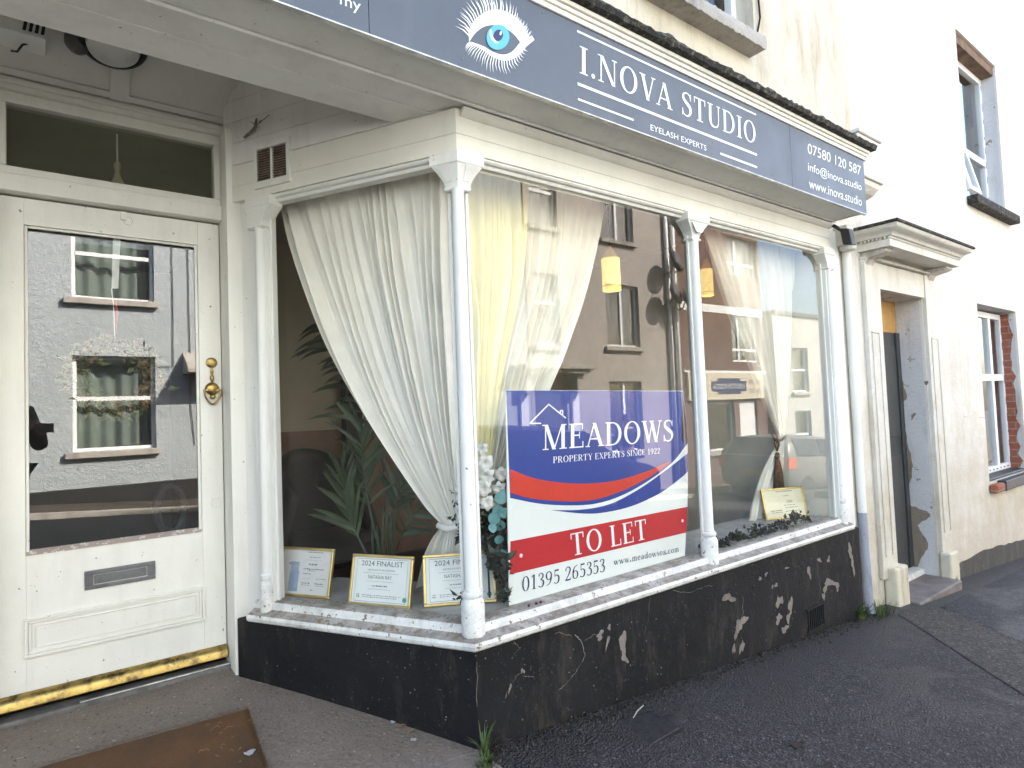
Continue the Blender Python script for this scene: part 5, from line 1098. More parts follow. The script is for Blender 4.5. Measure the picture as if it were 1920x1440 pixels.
frond([fP(735, 1045, .1), fP(722, 900, .1), fP(700, 760, .1), fP(660, 660, .1), fP(622, 612, .1)], .42, .34, 18, 3, 74, .62, skip=.42, wid=.017)
frond([fP(735, 1045, .05), fP(742, 950, .05), fP(765, 880, .05), fP(800, 830, .05)], .24, .18, 13, 4, 55, .35, skip=.3)
frond([fP(740, 1045, .1), fP(760, 990, .1), fP(800, 940, .1), fP(850, 925, .1)], .22, .15, 11, 5, 55, .35, skip=.25)
mb = MB()
for x0, x1, y1 in ((700, 697, 975), (716, 719, 940), (724, 726, 925), (709, 707, 985), (732, 733, 960)): a, b = fP(x0, 1050), fP(x1, y1); mb.tube([a, (a+b)/2, b], [.006, .006, .002], 6)
mb.build('stems', M['leaf'], palm, smooth=True)
c = fP(714, 1050); mb = MB(); mb.lathe((c.x, c.y, -1.12), [(.10, 0), (.13, .18), (.135, .24), (.12, .24), (.11, .20)], 24); mb.build('pot', M['black'], palm, smooth='angle')
# flower arrangement
fA = lambda x, y, d=0: aY(x, y, 2.06+d)
fl = thing('flower_arrangement', fA(918, 1120), 'spray of white artificial lilies, teal eucalyptus and dark leaves beside the blue letting board', 'flowers')
def petalflower(c, n, size, face, seed):
    r = random.Random(seed); mb = MB(); f = V3(face).normalized(); a = f.orthogonal().normalized(); b = f.cross(a)
    for k in range(6):
        th = k*math.pi/3+r.uniform(-.15, .15); d = a*math.cos(th)+b*math.sin(th); s = f.cross(d); rows = []; L = size*(1 if k % 2 else .9)
        for j in range(7):
            t = j/6; w = size*.36*math.sin(math.pi*(.08+.84*t))**.8*(1 if t < .9 else .5); q = c+d*(L*t)+f*(size*(.35*t-.42*t*t)+.012*math.sin(t*3)); rows.append([q-s*w+f*(.25*w), q, q+s*w+f*(.25*w)])
        mb.grid(rows)
    mb.build('flower', M['petal'], n, smooth=True, sub=1)
for k, (x, y, s, d) in enumerate(((903, 842, .030, .0), (908, 868, .042, -.01), (912, 892, .040, -.015), (906, 915, .040, -.01), (911, 942, .036, -.005), (941, 888, .036, .02), (935, 915, .034, .02), (897, 868, .03, .02), (928, 945, .03, .03))):
    petalflower(fA(x, y, d), fl, s, (-.55+.3*math.sin(k*2.1), -.8, .15*math.cos(k*1.7)), k)
mb = MB(); r = random.Random(11)
for (x, y) in ((862, 905), (857, 918), (864, 926), (859, 935), (866, 942), (858, 950), (864, 960), (868, 934), (870, 950), (861, 968)): mb.ball(aR(x, y, -.05), .011, 8, 6, (1, 1, 1.35))
mb.build('bud_spike', M['petal'], fl, smooth=True)
mb = MB()
for k, (x, y, rr_) in enumerate(((939, 934, 12), (934, 958, 11), (927, 972, 12), (937, 985, 11), (946, 962, 10), (924, 990, 9), (936, 1012, 9), (940, 1040, 12), (946, 1046, 8), (944, 925, 8))):
    c = fA(x, y, .02*r.random()-.02); n_ = V3((-.5+r.uniform(-.4, .4), -1, r.uniform(-.5, .3))).normalized(); a = n_.orthogonal().normalized(); b = n_.cross(a); R0 = rr_*c.dot(FW)/FPX
    mb.add([c+(a*math.cos(q)+b*math.sin(q))*R0+n_*R0*.15*math.cos(2*q) for q in [2*math.pi*i/16 for i in range(16)]]+[c], [(i, (i+1) % 16, 16) for i in range(16)])
mb.build('eucalyptus', M['teal'], fl, smooth=True)
def leafcloud(mb, pts, n, size, seed, jit=.03, flat_=.0, thin=.35):
    r = random.Random(seed)
    for _ in range(n):
        c = V3(r.choice(pts))+V3((r.gauss(0, jit), r.gauss(0, jit*.6), r.gauss(0, jit)*(1-flat_))); d = V3((r.gauss(0, 1), r.gauss(0, 1), r.gauss(.2, .8)*(1-flat_))).normalized(); s = d.orthogonal().normalized(); s = (s*math.cos(r.uniform(0, 6))+d.cross(s)*math.sin(r.uniform(0, 6))).normalized(); L = size*r.uniform(.6, 1.4); w = L*thin; up = d.cross(s)*w*.3
        mb.add([c, c+d*L*.35+s*w+up, c+d*L, c+d*L*.35-s*w+up, c+d*L*.4-up], [(0, 4, 1), (1, 4, 2), (2, 4, 3), (3, 4, 0)])
mb = MB(); leafcloud(mb, [fA(x, y, .03) for x, y in ((905, 985), (915, 1000), (925, 1010), (935, 1030), (910, 1015), (900, 1005), (935, 1050), (938, 1060), (895, 1010), (905, 960), (925, 975), (935, 1005), (945, 1080))], 420, .035, 3, .022)
leafcloud(mb, [fA(x, y, -.02) for x, y in ((934, 1050), (940, 1065), (930, 1044))], 36, .05, 6, .015); leafcloud(mb, [aR(x, y, -.05) for x, y in ((852, 925), (858, 945), (850, 970), (862, 985))], 40, .022, 8, .008, thin=.2); leafcloud(mb, [aR(872, 1020, -.06), aR(868, 1010, -.06)], 18, .035, 5, .012)
mb.build('foliage', M['leaf2'], fl)
mb = MB(); mb.tube([fA(918, 1120, .04), fA(912, 1000, .04), fA(907, 850, .03)], .004, 6); mb.tube([fA(932, 1090, .03), fA(945, 1110, .03)], .004, 6); mb.tube([fA(925, 1040, .02), fA(947, 1110, .02)], .006, 6); mb.build('twigs', M['stem'], fl, smooth=True)
# letting board
BY = 2.03
board = thing('letting_board', aY(1120, 1090, BY), 'blue, white and red estate agent letting board standing inside the large front pane', 'sign board')
bd = lambda x, y: aY(840+x/3.79, 680+y/3.79, BY)
b3 = lambda x, y: aY(840+x/3.13, 980+y/3.13, BY)
TLc, BLc = bd(410, 195), b3(360, 492); right = [bd(*p) for p in spline([(1670, 200), (1692, 380), (1704, 560), (1706, 760), (1702, 1000), (1692, 1200), (1684, 1372)], 4)]
outl = [TLc]+right+[BLc]
mb = MB(); mb.prism(outl, (0, .005, 0)); mb.build('board', M['boardwhite'], board)
def lay(mb, pts, k):
    P = [p+V3((0, -.0004*k, 0)) for p in pts]; nn = sum(((P[i]-P[0]).cross(P[(i+1) % len(P)]-P[0]) for i in range(1, len(P)-1)), V3((0, 0, 0))); mb.poly(P if nn.y < 0 else P[::-1])
def band(mb, up, lo, k, n=6):
    a, b = spline(up, n), spline(lo, n); m_ = 48
    ra = [a[min(int(i*(len(a)-1)/m_), len(a)-1)] for i in range(m_+1)]; rb = [b[min(int(i*(len(b)-1)/m_), len(b)-1)] for i in range(m_+1)]
    ra = [np.array((np.interp(i/m_, np.linspace(0, 1, len(a)), [q[0] for q in a]), np.interp(i/m_, np.linspace(0, 1, len(a)), [q[1] for q in a]))) for i in range(m_+1)]
    rb = [np.array((np.interp(i/m_, np.linspace(0, 1, len(b)), [q[0] for q in b]), np.interp(i/m_, np.linspace(0, 1, len(b)), [q[1] for q in b]))) for i in range(m_+1)]
    for i in range(m_): lay(mb, [bd(*ra[i]), bd(*ra[i+1]), bd(*rb[i+1]), bd(*rb[i])], k)
mb = MB(); band(mb, [(412, 198), (850, 199), (1250, 200), (1668, 203)], [(441, 962), (650, 1002), (850, 1014), (1050, 1002), (1250, 937), (1450, 822), (1600, 702), (1703, 572)], 1)
q = [bd(*p) for p in spline([(1668, 203), (1690, 380), (1703, 560)], 4)]; lay(mb, q+[bd(1660, 560)], 1)
mb.build('blue_field', M['blue'], board)
mb = MB(); band(mb, [(441, 757), (600, 817), (800, 852), (1000, 859), (1200, 836), (1400, 776), (1580, 700)], [(441, 925), (600, 966), (850, 986), (1050, 971), (1250, 906), (1450, 801), (1582, 703)], 2); mb.build('red_swoosh', M['swooshred'], board)
mb = MB(); band(mb, [(735, 1048), (950, 1044), (1150, 1004), (1350, 902), (1550, 762), (1704, 642)], [(735, 1049), (950, 1071), (1100, 1066), (1300, 1021), (1500, 931), (1650, 822), (1704, 772)], 2); mb.build('blue_swoosh', M['blue'], board)
mb = MB(); lay(mb, [bd(443, 1270), bd(1700, 1024), bd(1692, 1207), b3(362, 304)], 2); mb.build('red_band', M['boardred'], board)
mb = MB(); BO = V3((0, -.0014, 0)); put(mb, serif('MEADOWS', .07), bd(668, 622), bd(1600, 556), bd(668, 442), BO); put(mb, serif('PROPERTY EXPERTS SINCE 1922', .07), bd(745, 714), bd(1503, 645), bd(745, 668), BO)
put(mb, serif('TO LET', .08), bd(880, 1374), bd(1412, 1252), bd(868, 1216), BO); mb.build('white_lettering', M['vinyl'], board)
mb = MB(); put(mb, serif('01395 265353', .06), b3(434, 406), b3(920, 286), b3(434, 320), BO); put(mb, serif('www.meadowsea.com', .05), b3(970, 250), b3(1353, 170), b3(970, 196), BO); mb.build('dark_lettering', M['navy'], board)
mb = MB()
def bline(a, b, w): 
    d = np.array(b)-np.array(a); d = d/np.linalg.norm(d); n_ = np.array((-d[1], d[0]))*w; lay(mb, [bd(*(np.array(a)+n_)), bd(*(np.array(b)+n_)), bd(*(np.array(b)-n_)), bd(*(np.array(a)-n_))], 3.5)
for a, b in (((580, 432), (716, 294)), ((712, 294), (836, 394)), ((580, 432), (660, 431)), ((797, 340), (797, 362)), ((797, 340), (815, 340)), ((813, 340), (813, 378))): bline(a, b, 4.5)
mb.build('roof_logo', M['vinyl'], board)
mb = MB()
for p in (bd(517, 1371), bd(1664, 1124)): mb.lathe(p+V3((0, -.0005, 0)), [(.008, 0), (.008, .002), (.005, .004)], 14, (0, -1, 0))
mb.build('fixing_cap', M['white'], board)
# framed certificates
def cert(label, BL, BR, TL, TR, kind, tilt=13, z=-.797):
    a, b = aZ(BL[0], BL[1], z), aZ(BR[0], BR[1], z); u = (b-a); w = u.length; u.normalize(); n = V3((u.y, -u.x, 0)); n = n if n.dot(a) < 0 else -n
    up = (V3((0, 0, 1))*math.cos(R(tilt))-n*math.sin(R(tilt))).normalized(); nn = u.cross(up); nn = nn if nn.dot(a) < 0 else -nn
    t1, t2 = on(TL[0], TL[1], nn, nn.dot(a)), on(TR[0], TR[1], nn, nn.dot(a)); h = ((t1-a).dot(up)+(t2-b).dot(up))/2
    root = thing('framed_certificate', (a+b)/2, label, 'certificate', 'framed certificates in the window')
    G = lambda x, y, d=0: a+u*(x*w)+up*(y*h)+nn*d
    fx, fy = .012/w, .012/h; mb = MB()
    def bar(x0, x1, y0, y1):
        P = [G(x, y, d) for d in (-.009, .006) for x, y in ((x0, y0), (x1, y0), (x1, y1), (x0, y1))]; mb.add(P, [(0, 3, 2, 1), (4, 5, 6, 7), (0, 1, 5, 4), (1, 2, 6, 5), (2, 3, 7, 6), (3, 0, 4, 7)])
    bar(0, 1, 0, fy); bar(0, 1, 1-fy, 1); bar(0, fx, fy, 1-fy); bar(1-fx, 1, fy, 1-fy); mb.build('frame', M['gold'], root, bevel=.003)
    mb = MB(); mb.prism([G(fx, fy), G(1-fx, fy), G(1-fx, 1-fy), G(fx, 1-fy)], -nn*.004); pp = mb.build('paper', M[{'g': 'paper_grey', 'f': 'paper', 'c': 'paper_cream'}[kind]], root)
    ink = MB(); O = nn*.0008
    def tx(s, x0, x1, y, ch, mm=None): put(mm or ink, bfont(s), G(x0, y), G(x1, y), G(x0, y+ch), O)
    def ln(x0, x1, y, t, mm=None): strip(mm or ink, G(x0, y), G(x1, y), up*(t*h), O)
    r = random.Random(sum(map(ord, label)))
    def dashes(x0, x1, y, t):
        x = x0
        while x < x1: q = r.uniform(.008, .03); ln(x, min(x1, x+q), y, t*r.uniform(.7, 1.2)); x += q+r.uniform(.006, .014)
    if kind == 'f':
        tx('2024 FINALIST', .16, .84, .775, .105); tx('CERTIFICATE OF RECOGNITION', .27, .71, .68, .034); ln(.2, .78, .635, .004); tx('NATASHA RAY', .29, .67, .525, .075); ln(.26, .70, .475, .004); dashes(.36, .61, .38, .02); ln(.30, .66, .325, .004); dashes(.22, .78, .20, .014); dashes(.22, .78, .165, .012); dashes(.12, .17, .2, .02); dashes(.12, .17, .16, .02); dashes(.8, .84, .2, .016)
        for q in ((.085, .915, .905, .91), (.085, .915, .085, .09)): ln(q[0], q[1], q[2], .006)
        for x in (.085, .912): strip(ink, G(x, .09), G(x+.003, .09), up*(.82*h), O)
        ms = MB(); c = G(.90, .16); R0 = .034*w; ms.add([c+(u*math.cos(q)+up*math.sin(q))*R0+nn*.0012 for q in [2*math.pi*i/20 for i in range(20)]], [tuple(range(20))]); ms.build('seal', M['teal_ink'], pp)
    elif kind == 'g':
        mp = MB(); 
        for x0, x1, y0, y1 in ((.20, .38, .10, .52), (.215, .365, .52, .60), (.21, .37, .605, .70), (.16, .21, .64, .68)): mp.poly([G(x0, y0, .0007), G(x1, y0, .0007), G(x1, y1, .0007), G(x0, y1, .0007)])
        mp.build('bottle_picture', M['inkblue'], pp)
        for x0, x1, y, t in ((.50, .80, .90, .02), (.55, .75, .80, .018), (.50, .80, .745, .005), (.55, .72, .645, .03), (.46, .84, .555, .022), (.56, .68, .525, .018), (.46, .60, .46, .02), (.45, .62, .37, .005), (.72, .90, .37, .014), (.45, .60, .27, .022), (.44, .62, .235, .012), (.70, .86, .27, .022), (.70, .88, .235, .012), (.63, .68, .14, .025)): dashes(x0, x1, y, t)
    else:
        tx('CND', .56, .70, .50, .09); dashes(.35, .75, .87, .025); dashes(.5, .65, .72, .02); dashes(.48, .75, .42, .02); dashes(.5, .7, .34, .016); dashes(.62, .8, .34, .016); dashes(.15, .42, .26, .03); dashes(.15, .42, .20, .02); dashes(.5, .85, .22, .02)
    ink.build('print', M['ink'], pp)
    mb = MB(); s0 = G(.5, .75, -.0095); mb.prism([s0, s0+u*.03, V3((s0.x, s0.y, z+.001))-n*.075+u*.03, V3((s0.x, s0.y, z+.001))-n*.075], u.cross(up)*.001+n*.003); mb.build('strut', M['black'], root)
cert('gold framed grey certificate with a bottle picture, leftmost on the ledge beside the porch', (519, 1115), (617, 1124), (533, 1026), (635, 1028), 'g')
cert('gold framed pale finalist certificate standing in full view between the other two at the corner', (653, 1133), (769, 1143), (672, 1037), (788, 1045), 'f')
cert('gold framed pale finalist certificate half hidden behind the corner column', (795, 1139), (932, 1128), (797, 1037), (926, 1036), 'f')
cert('gold framed cream certificate leaning below the right sheer curtain', (1437, 976), (1515, 968), (1424, 918), (1499, 912), 'c')
# garland, sprigs, berries
mb = MB(); pts = [V3((2.80+1.05*i/60, 2.03+.02*math.sin(i*.7), -.775+.018*math.sin(i*.5)+.02*(i > 48))) for i in range(61)]
leafcloud(mb, pts, 620, .026, 31, .013); gar = mb.build('leaf_garland', M['leaf2']); tag(gar, 'dark green leaf garland lying along the sill of the right front pane', 'garland')
mb = MB(); mb.tube(pts[::3], .003, 5); mb.build('stem', M['stem'], gar)
mb = MB(); pts = [aY(x, y, 2.01) for x, y in ((868, 1118), (875, 1128), (943, 1118), (947, 1112))]; leafcloud(mb, pts, 90, .03, 33, .014, .3, .25); tag(mb.build('dried_sprig', M['leaf2']), 'dark dried sprig lying on the ledge at the foot of the corner column', 'sprig')
for k, (x, y) in enumerate(((991, 1119), (1005, 1118.5), (1013.5, 1117.5))):
    p = aY(x, y, 1.955); p.z = -.783; mb = MB(); mb.ball(p, .0062, 10, 8); o = mb.build('berry', simple('dried berry', (.09, .025, .03), .5), smooth=True); tag(o, 'small dried dark red berry on the sill bead below the letting board', 'berry', 'dried berries on the sill')
# armchair and dark post inside
ch = aY(606, 960, 3.7); arm = thing('salon_chair', (ch.x, ch.y, -1.12), 'dark rounded salon chair in the shadow behind the palm', 'chair')
mb = MB(); rows = []
for j in range(9):
    rows.append([V3((ch.x+.36*math.cos(a)*(1-.04*j), ch.y+.36*math.sin(a), -.80+j*.075-.18*(1-math.sin(a))*(j/8))) for a in [R(-20+220*i/20) for i in range(21)]])
mb.grid(rows); o = mb.build('backrest', M['leather'], arm, smooth=True); md = o.modifiers.new('thick', 'SOLIDIFY'); md.thickness = .06
mb = MB(); mb.lathe((ch.x, ch.y, -.86), [(.30, 0), (.34, .04), (.33, .12), (.25, .15)], 28); mb.build('seat', M['leather'], arm, smooth='angle')
mb = MB(); mb.lathe((ch.x, ch.y, -1.12), [(.26, 0), (.25, .02), (.04, .04), (.035, .26)], 24); mb.build('pedestal', M['alu'], arm, smooth='angle')
pa, pb = aY(644, 700, 4.5), aY(676, 700, 4.5); mb = MB(); mb.box(pa.x, pb.x, 4.48, 4.575, -1.12, .52); mb.box(pa.x-.02, pb.x+.02, 4.46, 4.577, .5205, .55); cb = mb.build('coat_cupboard', M['leather'], bevel=.006); tag(cb, 'tall narrow black cupboard against the back wall behind the palm', 'cupboard')
# wreath, ribbon, twine, bulb holder behind the door
WY = 3.15; wc = aY(216, 706, WY); wreath = thing('wreath', wc, 'dried brown and green leaf wreath hung inside the door glass', 'wreath')
mb = MB(); ring_ = [wc+V3((.146*math.cos(a), 0, .138*math.sin(a))) for a in [2*math.pi*i/40 for i in range(41)]]; mb.tube(ring_, .018, 8, False); mb.build('base', M['stem'], wreath, smooth=True)
mb = MB(); leafcloud(mb, ring_, 1200, .032, 41, .013, thin=.42); mb.build('dried_leaves', M['dryleaf'], wreath); mb = MB(); leafcloud(mb, ring_[:8]+ring_[14:34], 520, .040, 42, .022, 0, .25); mb.build('green_leaves', M['wreathgreen'], wreath)
hang = thing('ribbon_hanger', aY(214, 545, 3.14), 'white ribbon with red and white twine hanging down the inside of the door glass', 'ribbon')
mb = MB(); a, b, c, d = [aY(x, y, 3.14) for x, y in ((212, 447), (226, 447), (222, 541), (209, 541))]; mb.prism([a, b, c, d], (0, .0015, 0)); mb.build('ribbon', M['ribbon'], hang)
mb = MB(); mb.tube([aY(209, 541, 3.142), aY(213, 575, 3.142), aY(216, 660, 3.142)], .0022, 6); mb.build('twine', M['ribbon'], hang)
mb = MB(); mb.tube([aY(217, 563, 3.143), aY(219, 585, 3.143), aY(217, 625, 3.143)], [.002, .006, .002], 6); mb.build('red_twine', M['red'], hang)
bp = aY(220, 305, 3.19); bl = thing('bulb_holder', bp, 'bare cord with a small bell shaped lamp holder behind the transom pane', 'lamp')
mb = MB(); mb.tube([V3((bp.x, bp.y, 1.30)), bp], .004, 6); mb.build('flex', M['white'], bl); mb = MB(); mb.lathe(bp, [(.012, 0), (.016, -.02), (.010, -.035), (.012, -.06), (.024, -.085), (.038, -.12), (.034, -.12)], 18); mb.build('holder', simple('dull brass', (.5, .45, .35), .5), bl, smooth='angle')
# oval ring ornament behind the door glass
oc = aY(320, 955, 3.17); mb = MB(); mb.tube([oc+V3((.055*math.cos(a), 0, .105*math.sin(a)*(1 if abs(math.sin(a)) < .8 else 1))) for a in [2*math.pi*i/40 for i in range(41)]], .020, 12, False)
orn = mb.build('oval_ring_ornament', M['leather'], smooth=True); tag(orn, 'dark oval ring ornament standing inside the bottom corner of the door glass', 'ornament')
# mat, litter, weeds, covers
mb = MB(); rows = []; r = random.Random(6)
xs = [-.25+.875*i/40 for i in range(41)]; ys = [2.05+.57*j/24 for j in range(25)]
for j, y in enumerate(ys):
    row = []
    for i, x in enumerate(xs):
        e = (j in (0, 24)) or (i in (0, 40)); cut_ = max(0, (x-.52)*.6) if j < 2 else 0; z = entry(x, y)+(.002 if e else .013+r.uniform(-.0015, .0015)); ex = r.uniform(-.004, .006) if i == 40 else 0
        row.append(V3((x+ex-.06*(1-(y-2.05)/.57)*(x+.25)/.9, y+(r.uniform(-.003, .003) if j in (0, 24) else 0), z)))
    rows.append(row)
mat_ = MB().grid(rows).build('doormat', M['coir'], smooth=True); fb_ = MB(); r = random.Random(9)
for i in range(5200):
    k = r.random(); x, y = r.uniform(-.25, .62), r.uniform(2.05, 2.62)
    if k < .10: y = 2.618
    elif k < .2: x = .622
    elif k < .3: x = .622-abs(r.gauss(0, .05)); y = 2.12+abs(r.gauss(0, .14))
    xx = x-.06*(1-(y-2.05)/.57)*(x+.25)/.9; a = r.uniform(0, 6.28); L = r.uniform(.006, .016); d = V3((math.cos(a), math.sin(a), r.uniform(-.1, .9))); p = V3((xx, y, entry(xx, y)+.011)); s_ = V3((-d.y, d.x, 0))*.0007
    fb_.add([p-s_, p+s_, p+d*L], [(0, 1, 2)])
fb_.build('fibres', M['coir'], mat_)
tag(mat_, 'worn brown coir doormat with a frayed corner on the porch floor', 'doormat')
def tuft(name, label, x, y, zf, n, h, seed, spread=.03, mat='weed', w=.004, cat='weed', group=None):
    r = random.Random(seed); mb = MB()
    for _ in range(n):
        a = r.uniform(0, 6.28); d = V3((math.cos(a), math.sin(a), 0)); p = V3((x, y, zf))+d*r.uniform(0, spread*.4); L = h*r.uniform(.5, 1.1); bend = r.uniform(.2, 1.0); s = V3((-d.y, d.x, 0)); rows = []
        for j in range(6):
            t = j/5; q = p+V3((0, 0, 1))*L*(t-.35*bend*t*t)+d*L*bend*.7*t*t; ww = w*(1-t*.9)*(.6+t if t < .4 else 1); rows.append([q-s*ww, q+s*ww])
        mb.grid(rows)
    o = mb.build(name, M[mat], smooth=True); return tag(o, label, cat, group)
p = aZ(908, 1418, -1.225); tuft('weed', 'tall green grassy weed growing at the foot of the corner of the black base', p.x, p.y, p.z, 22, .115, 1, .05, w=.0042)
p = aZ(912, 1436, -1.225); tuft('weed', 'low bushy green weed at the joint of concrete and tarmac in front of the corner', p.x, p.y, p.z, 60, .045, 2, .09, w=.005)
p = aZ(1612, 1163, pav(4.4, 1.87)); tuft('weed', 'broad leaved green weed at the right end of the black base', p.x, p.y, p.z, 22, .15, 3, .09, w=.014)
p = aZ(1650, 1158, pav(4.6, 1.85)); tuft('weed', 'grassy weed tuft by the stained render block left of the step', p.x, p.y, p.z, 60, .12, 4, .22, w=.005)
p = V3((5.76, 1.85, pav(5.7, 1.85))); tuft('weed', 'small dark green weed at the right end of the stone step', p.x, p.y, p.z, 40, .10, 5, .12, w=.006)
mc = [aZ(x, y, pav(1.95, 1.7)+.005) for x, y in ((1160, 1350), (1220, 1335), (1275, 1366), (1215, 1400))]
mb = MB(); mb.prism([p+V3((0, 0, .004)) for p in mc], (0, 0, -.02)); cv = mb.build('stopcock_cover', simple('worn iron cover', (.045, .042, .042), .6, .3, 40, .3, .002, 90), bevel=.003); tag(cv, 'small square iron stopcock cover set in the tarmac near the black base', 'cover')
cc_ = sum(mc, V3((0, 0, 0)))/4; mb = MB(); out_ = [cc_+(p-cc_)*1.09 for p in mc]; mb.prism([p-V3((0, 0, .0005)) for p in out_], (0, 0, -.02)); mb.build('frame', M['dark'], cv)
p = aZ(1268, 1348, pav(2.1, 1.75)+.002); mb = MB(); mb.lathe(p, [(.045, -.01), (.045, .003), (.04, .005)], 20); tag(mb.build('round_cover', simple('rusty cap', (.04, .035, .032), .7, .3, 40), smooth='angle'), 'small round rusty cap in the tarmac beside the square cover', 'cover')
def dead_leaf(x, y, z, s, seed, mat, label, group=None, name='dead_leaf', cat='leaf'):
    r = random.Random(seed); mb = MB(); n = 14; rim = []
    for i in range(n): a = 2*math.pi*i/n; k = s*(1+r.uniform(-.35, .35)); rim.append(V3((x+k*math.cos(a), y+k*.7*math.sin(a), z+r.uniform(.001, .35*s))))
    mb.add(rim+[V3((x, y, z+.003))], [(i, (i+1) % n, n) for i in range(n)]); o = mb.build(name, mat, smooth=True); return tag(o, label, cat, group)
brn = simple('dead leaf brown', (.035, .018, .012), .8, .3, 60)
for k, (x, y, s, lb) in enumerate(((1495, 1396, .028, 'larger dark brown dead leaf flattened on the tarmac'), (1556, 1432, .018, 'smaller dark brown dead leaf at the bottom edge of the tarmac'))):
    p = aZ(x, y, -1.31); dead_leaf(p.x, p.y, pav(p.x, p.y)+.001, s, k, brn, lb)
wht = fabric('grey white fluff', (.55, .55, .56), .3)
p = aZ(468, 1412, -1.14); dead_leaf(p.x, p.y, entry(p.x, p.y)+.013, .022, 7, wht, 'scrap of white fluff on the frayed corner of the doormat', name='fluff', cat='litter')
for k, (x, y) in enumerate(((748, 1332), (738, 1345), (762, 1352), (752, 1364), (728, 1338), (770, 1372), (742, 1356), (757, 1342), (775, 1386), (20, 1372), (60, 1362), (95, 1352))):
    p = aZ(x, y, -1.19); dead_leaf(p.x, p.y, entry(p.x, p.y)+.001, .017, 20+k, [wht, M['dryleaf']][k % 2], ['scrap of pale litter on the porch floor at the foot of the black base', 'scrap of pale litter by the worn threshold below the door'][k > 8], ['litter scraps by the base', 'litter scraps by the threshold'][k > 8], 'litter_scrap', 'litter')
mb = MB(); r = random.Random(14)
for i in range(22):
    p = aZ(r.uniform(380, 500), r.uniform(1345, 1440), -1.135); a = r.uniform(0, 3.14); L = r.uniform(.008, .03); z = entry(p.x, p.y)+.016; mb.tube([V3((p.x, p.y, z)), V3((p.x+L*math.cos(a)*.5, p.y+L*math.sin(a)*.5, z+.004)), V3((p.x+L*math.cos(a+.4), p.y+L*math.sin(a+.4), z))], .0006, 4)
tag(mb.build('straw', simple('straw', (.38, .28, .16), .8)), kind='stuff')
p = aZ(1195, 1328, -1.26); mb = MB(); mb.tube([V3((p.x-.05, p.y-.02, pav(p.x, p.y)+.006)), V3((p.x, p.y, pav(p.x, p.y)+.012)), V3((p.x+.06, p.y+.02, pav(p.x, p.y)+.008))], .0028, 6); tag(mb.build('twig', simple('pale twig', (.34, .30, .25), .8)), 'pale broken twig on the tarmac beside the black base', 'twig')
# loose grit and leaf mould gathered along the foot of the walls
mb = MB(); r = random.Random(77)
for i in range(2600):
    if i % 3: x = r.uniform(1.25, 4.7); y = 1.90-abs(r.gauss(0, .06)); z = pav(x, y)
    elif i % 2: x = r.uniform(1.3, 6); y = r.uniform(.7, 1.9); z = pav(x, y)
    else: x = r.uniform(-.4, 1.2); y = r.uniform(1.75, 3.03); z = entry(x, y)
    if y > 1.9 and (x-.665) > (2.93-y)*.558-.01: continue
    s = r.uniform(.0012, .0042); mb.ball((x, y, z+s*.3), s, 5, 3, (1, r.uniform(.6, 1), .6)); 
tag(mb.build('loose_grit', simple('loose grit', (.14, .125, .11), .85, .45, 300)), kind='stuff')
mb = MB()
for i in range(1300):
    x = 1.24+3.2*r.random()**1.2; y = 1.9-abs(r.gauss(0, .045)); leafcloud(mb, [V3((x, y, pav(x, y)+.004))], 1, .012, i, .003, .7)
tag(mb.build('leaf_mould', simple('leaf mould', (.04, .026, .017), .9, .4, 60)), kind='stuff')
# porch ceiling light, alarm, wire, security lamp
sl_ = V3((0, -.28, .355)).normalized(); ns = V3((0, -.355, -.28)).normalized(); lp = on(212, 76, ns, ns.dot(V3((0, 3.03, 1.385)))+.05); nl = V3((0, -.30, -1)).normalized()
lt = thing('porch_light', lp, 'round bulkhead light with a dark rim on the porch ceiling', 'light'); mb = MB(); mb.lathe(lp, [(.03, -.16), (.03, -.02), (.10, -.02), (.118, .0), (.122, .02), (.114, .035), (.100, .042), (.097, .03)], 32, nl); mb.build('rim', M['black'], lt, smooth='angle')
mb = MB(); mb.lathe(lp, [(.096, .02), (.088, .05), (.06, .07), (.01, .078)], 28, nl); mb.build('lens', simple('opal lens', (.70, .70, .68), .3), lt, smooth='angle')
lp2 = on(146, 72, ns, ns.dot(V3((0, 3.03, 1.385)))+.01); mb = MB(); mb.lathe(lp2, [(.045, 0), (.045, .03), (.03, .055), (.012, .07)], 20, nl); tag(mb.build('sensor', simple('grey sensor', (.10, .095, .085), .5), smooth='angle'), 'small grey dome sensor beside the round porch light', 'sensor')
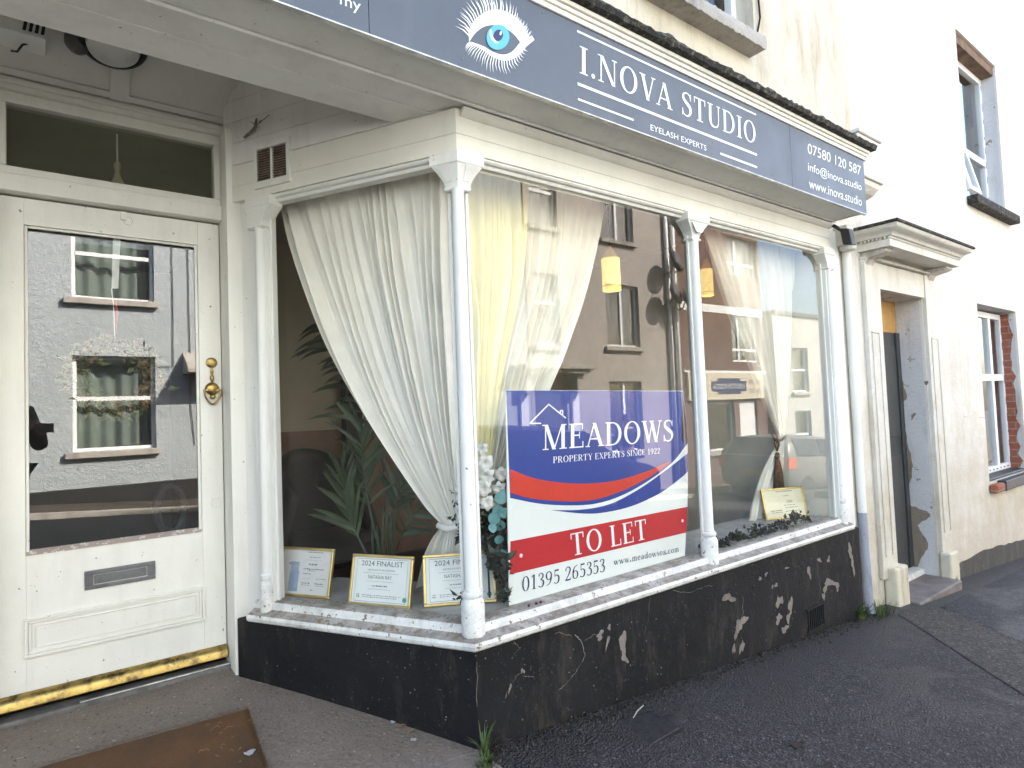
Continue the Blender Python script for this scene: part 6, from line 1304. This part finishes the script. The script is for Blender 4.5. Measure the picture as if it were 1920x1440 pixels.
al = on(40, 68, ns, ns.dot(V3((0, 3.03, 1.385)))+.01); av = thing('alarm_sounder', al, 'white louvred sounder box with a loose wire on the porch ceiling', 'alarm'); mb = MB(); mb.box(al.x-.16, al.x+.075, al.y-.09, al.y+.06, al.z-.035, al.z+.10); mb.build('housing', M['white'], av, smooth='angle', bevel=.003)
for k in range(4): MB().prism([V3((al.x+.005+.018*k, al.y-.0905, al.z-.02)), V3((al.x+.015+.018*k, al.y-.0905, al.z-.02)), V3((al.x+.030+.018*k, al.y-.0905, al.z+.075)), V3((al.x+.020+.018*k, al.y-.0905, al.z+.075))], (0, -.003, 0)).build('louvre', M['black'], av)
mb = MB(); mb.tube([on(20, 95, ns, ns.dot(V3((0, 3.03, 1.385)))+.05), on(32, 97, ns, ns.dot(V3((0, 3.03, 1.385)))+.05), on(42, 84, ns, ns.dot(V3((0, 3.03, 1.385)))+.05), on(60, 80, ns, ns.dot(V3((0, 3.03, 1.385)))+.04)], .004, 6); mb.build('wire', M['black'], av, smooth=True)
mb = MB(); P = [aR(x, y, .05) for x, y in ((458, 258), (470, 248), (478, 240), (481, 222))]; mb.tube(P, [.006, .007, .008, .004], 8)
for q in ((470, 228), (490, 225), (505, 215), (478, 248), (486, 240)): mb.tube([aR(481, 235, .05), aR(q[0], q[1], .055)], .0016, 5)
tag(mb.build('loose_cable', simple('frayed cable', (.30, .28, .24), .7, .4, 60), smooth=True), 'frayed loose cable end in the corner above the vent grille', 'cable')
sp = aY(1580, 444, 1.86); sec = thing('security_lamp', sp, 'small dark box lamp under the right end of the fascia sign', 'lamp'); mb = MB(); d = V3((-.35, -.75, -.55)).normalized(); a = d.orthogonal().normalized(); b = d.cross(a)
mb.prism([sp+(V3((1, 0, 0))*x+V3((0, 0, 1))*z) for x, z in ((-.045, .05), (.02, .055), (.06, -.05), (-.01, -.055))], (0, -.06, -.015)); mb.build('body', M['black'], sec, bevel=.008)
mb = MB(); mb.tube([sp+V3((0, .0, .04)), sp+V3((-.02, .04, .08)), sp+V3((-.03, .09, .10))], .012, 8); mb.build('arm', M['black'], sec, smooth=True)
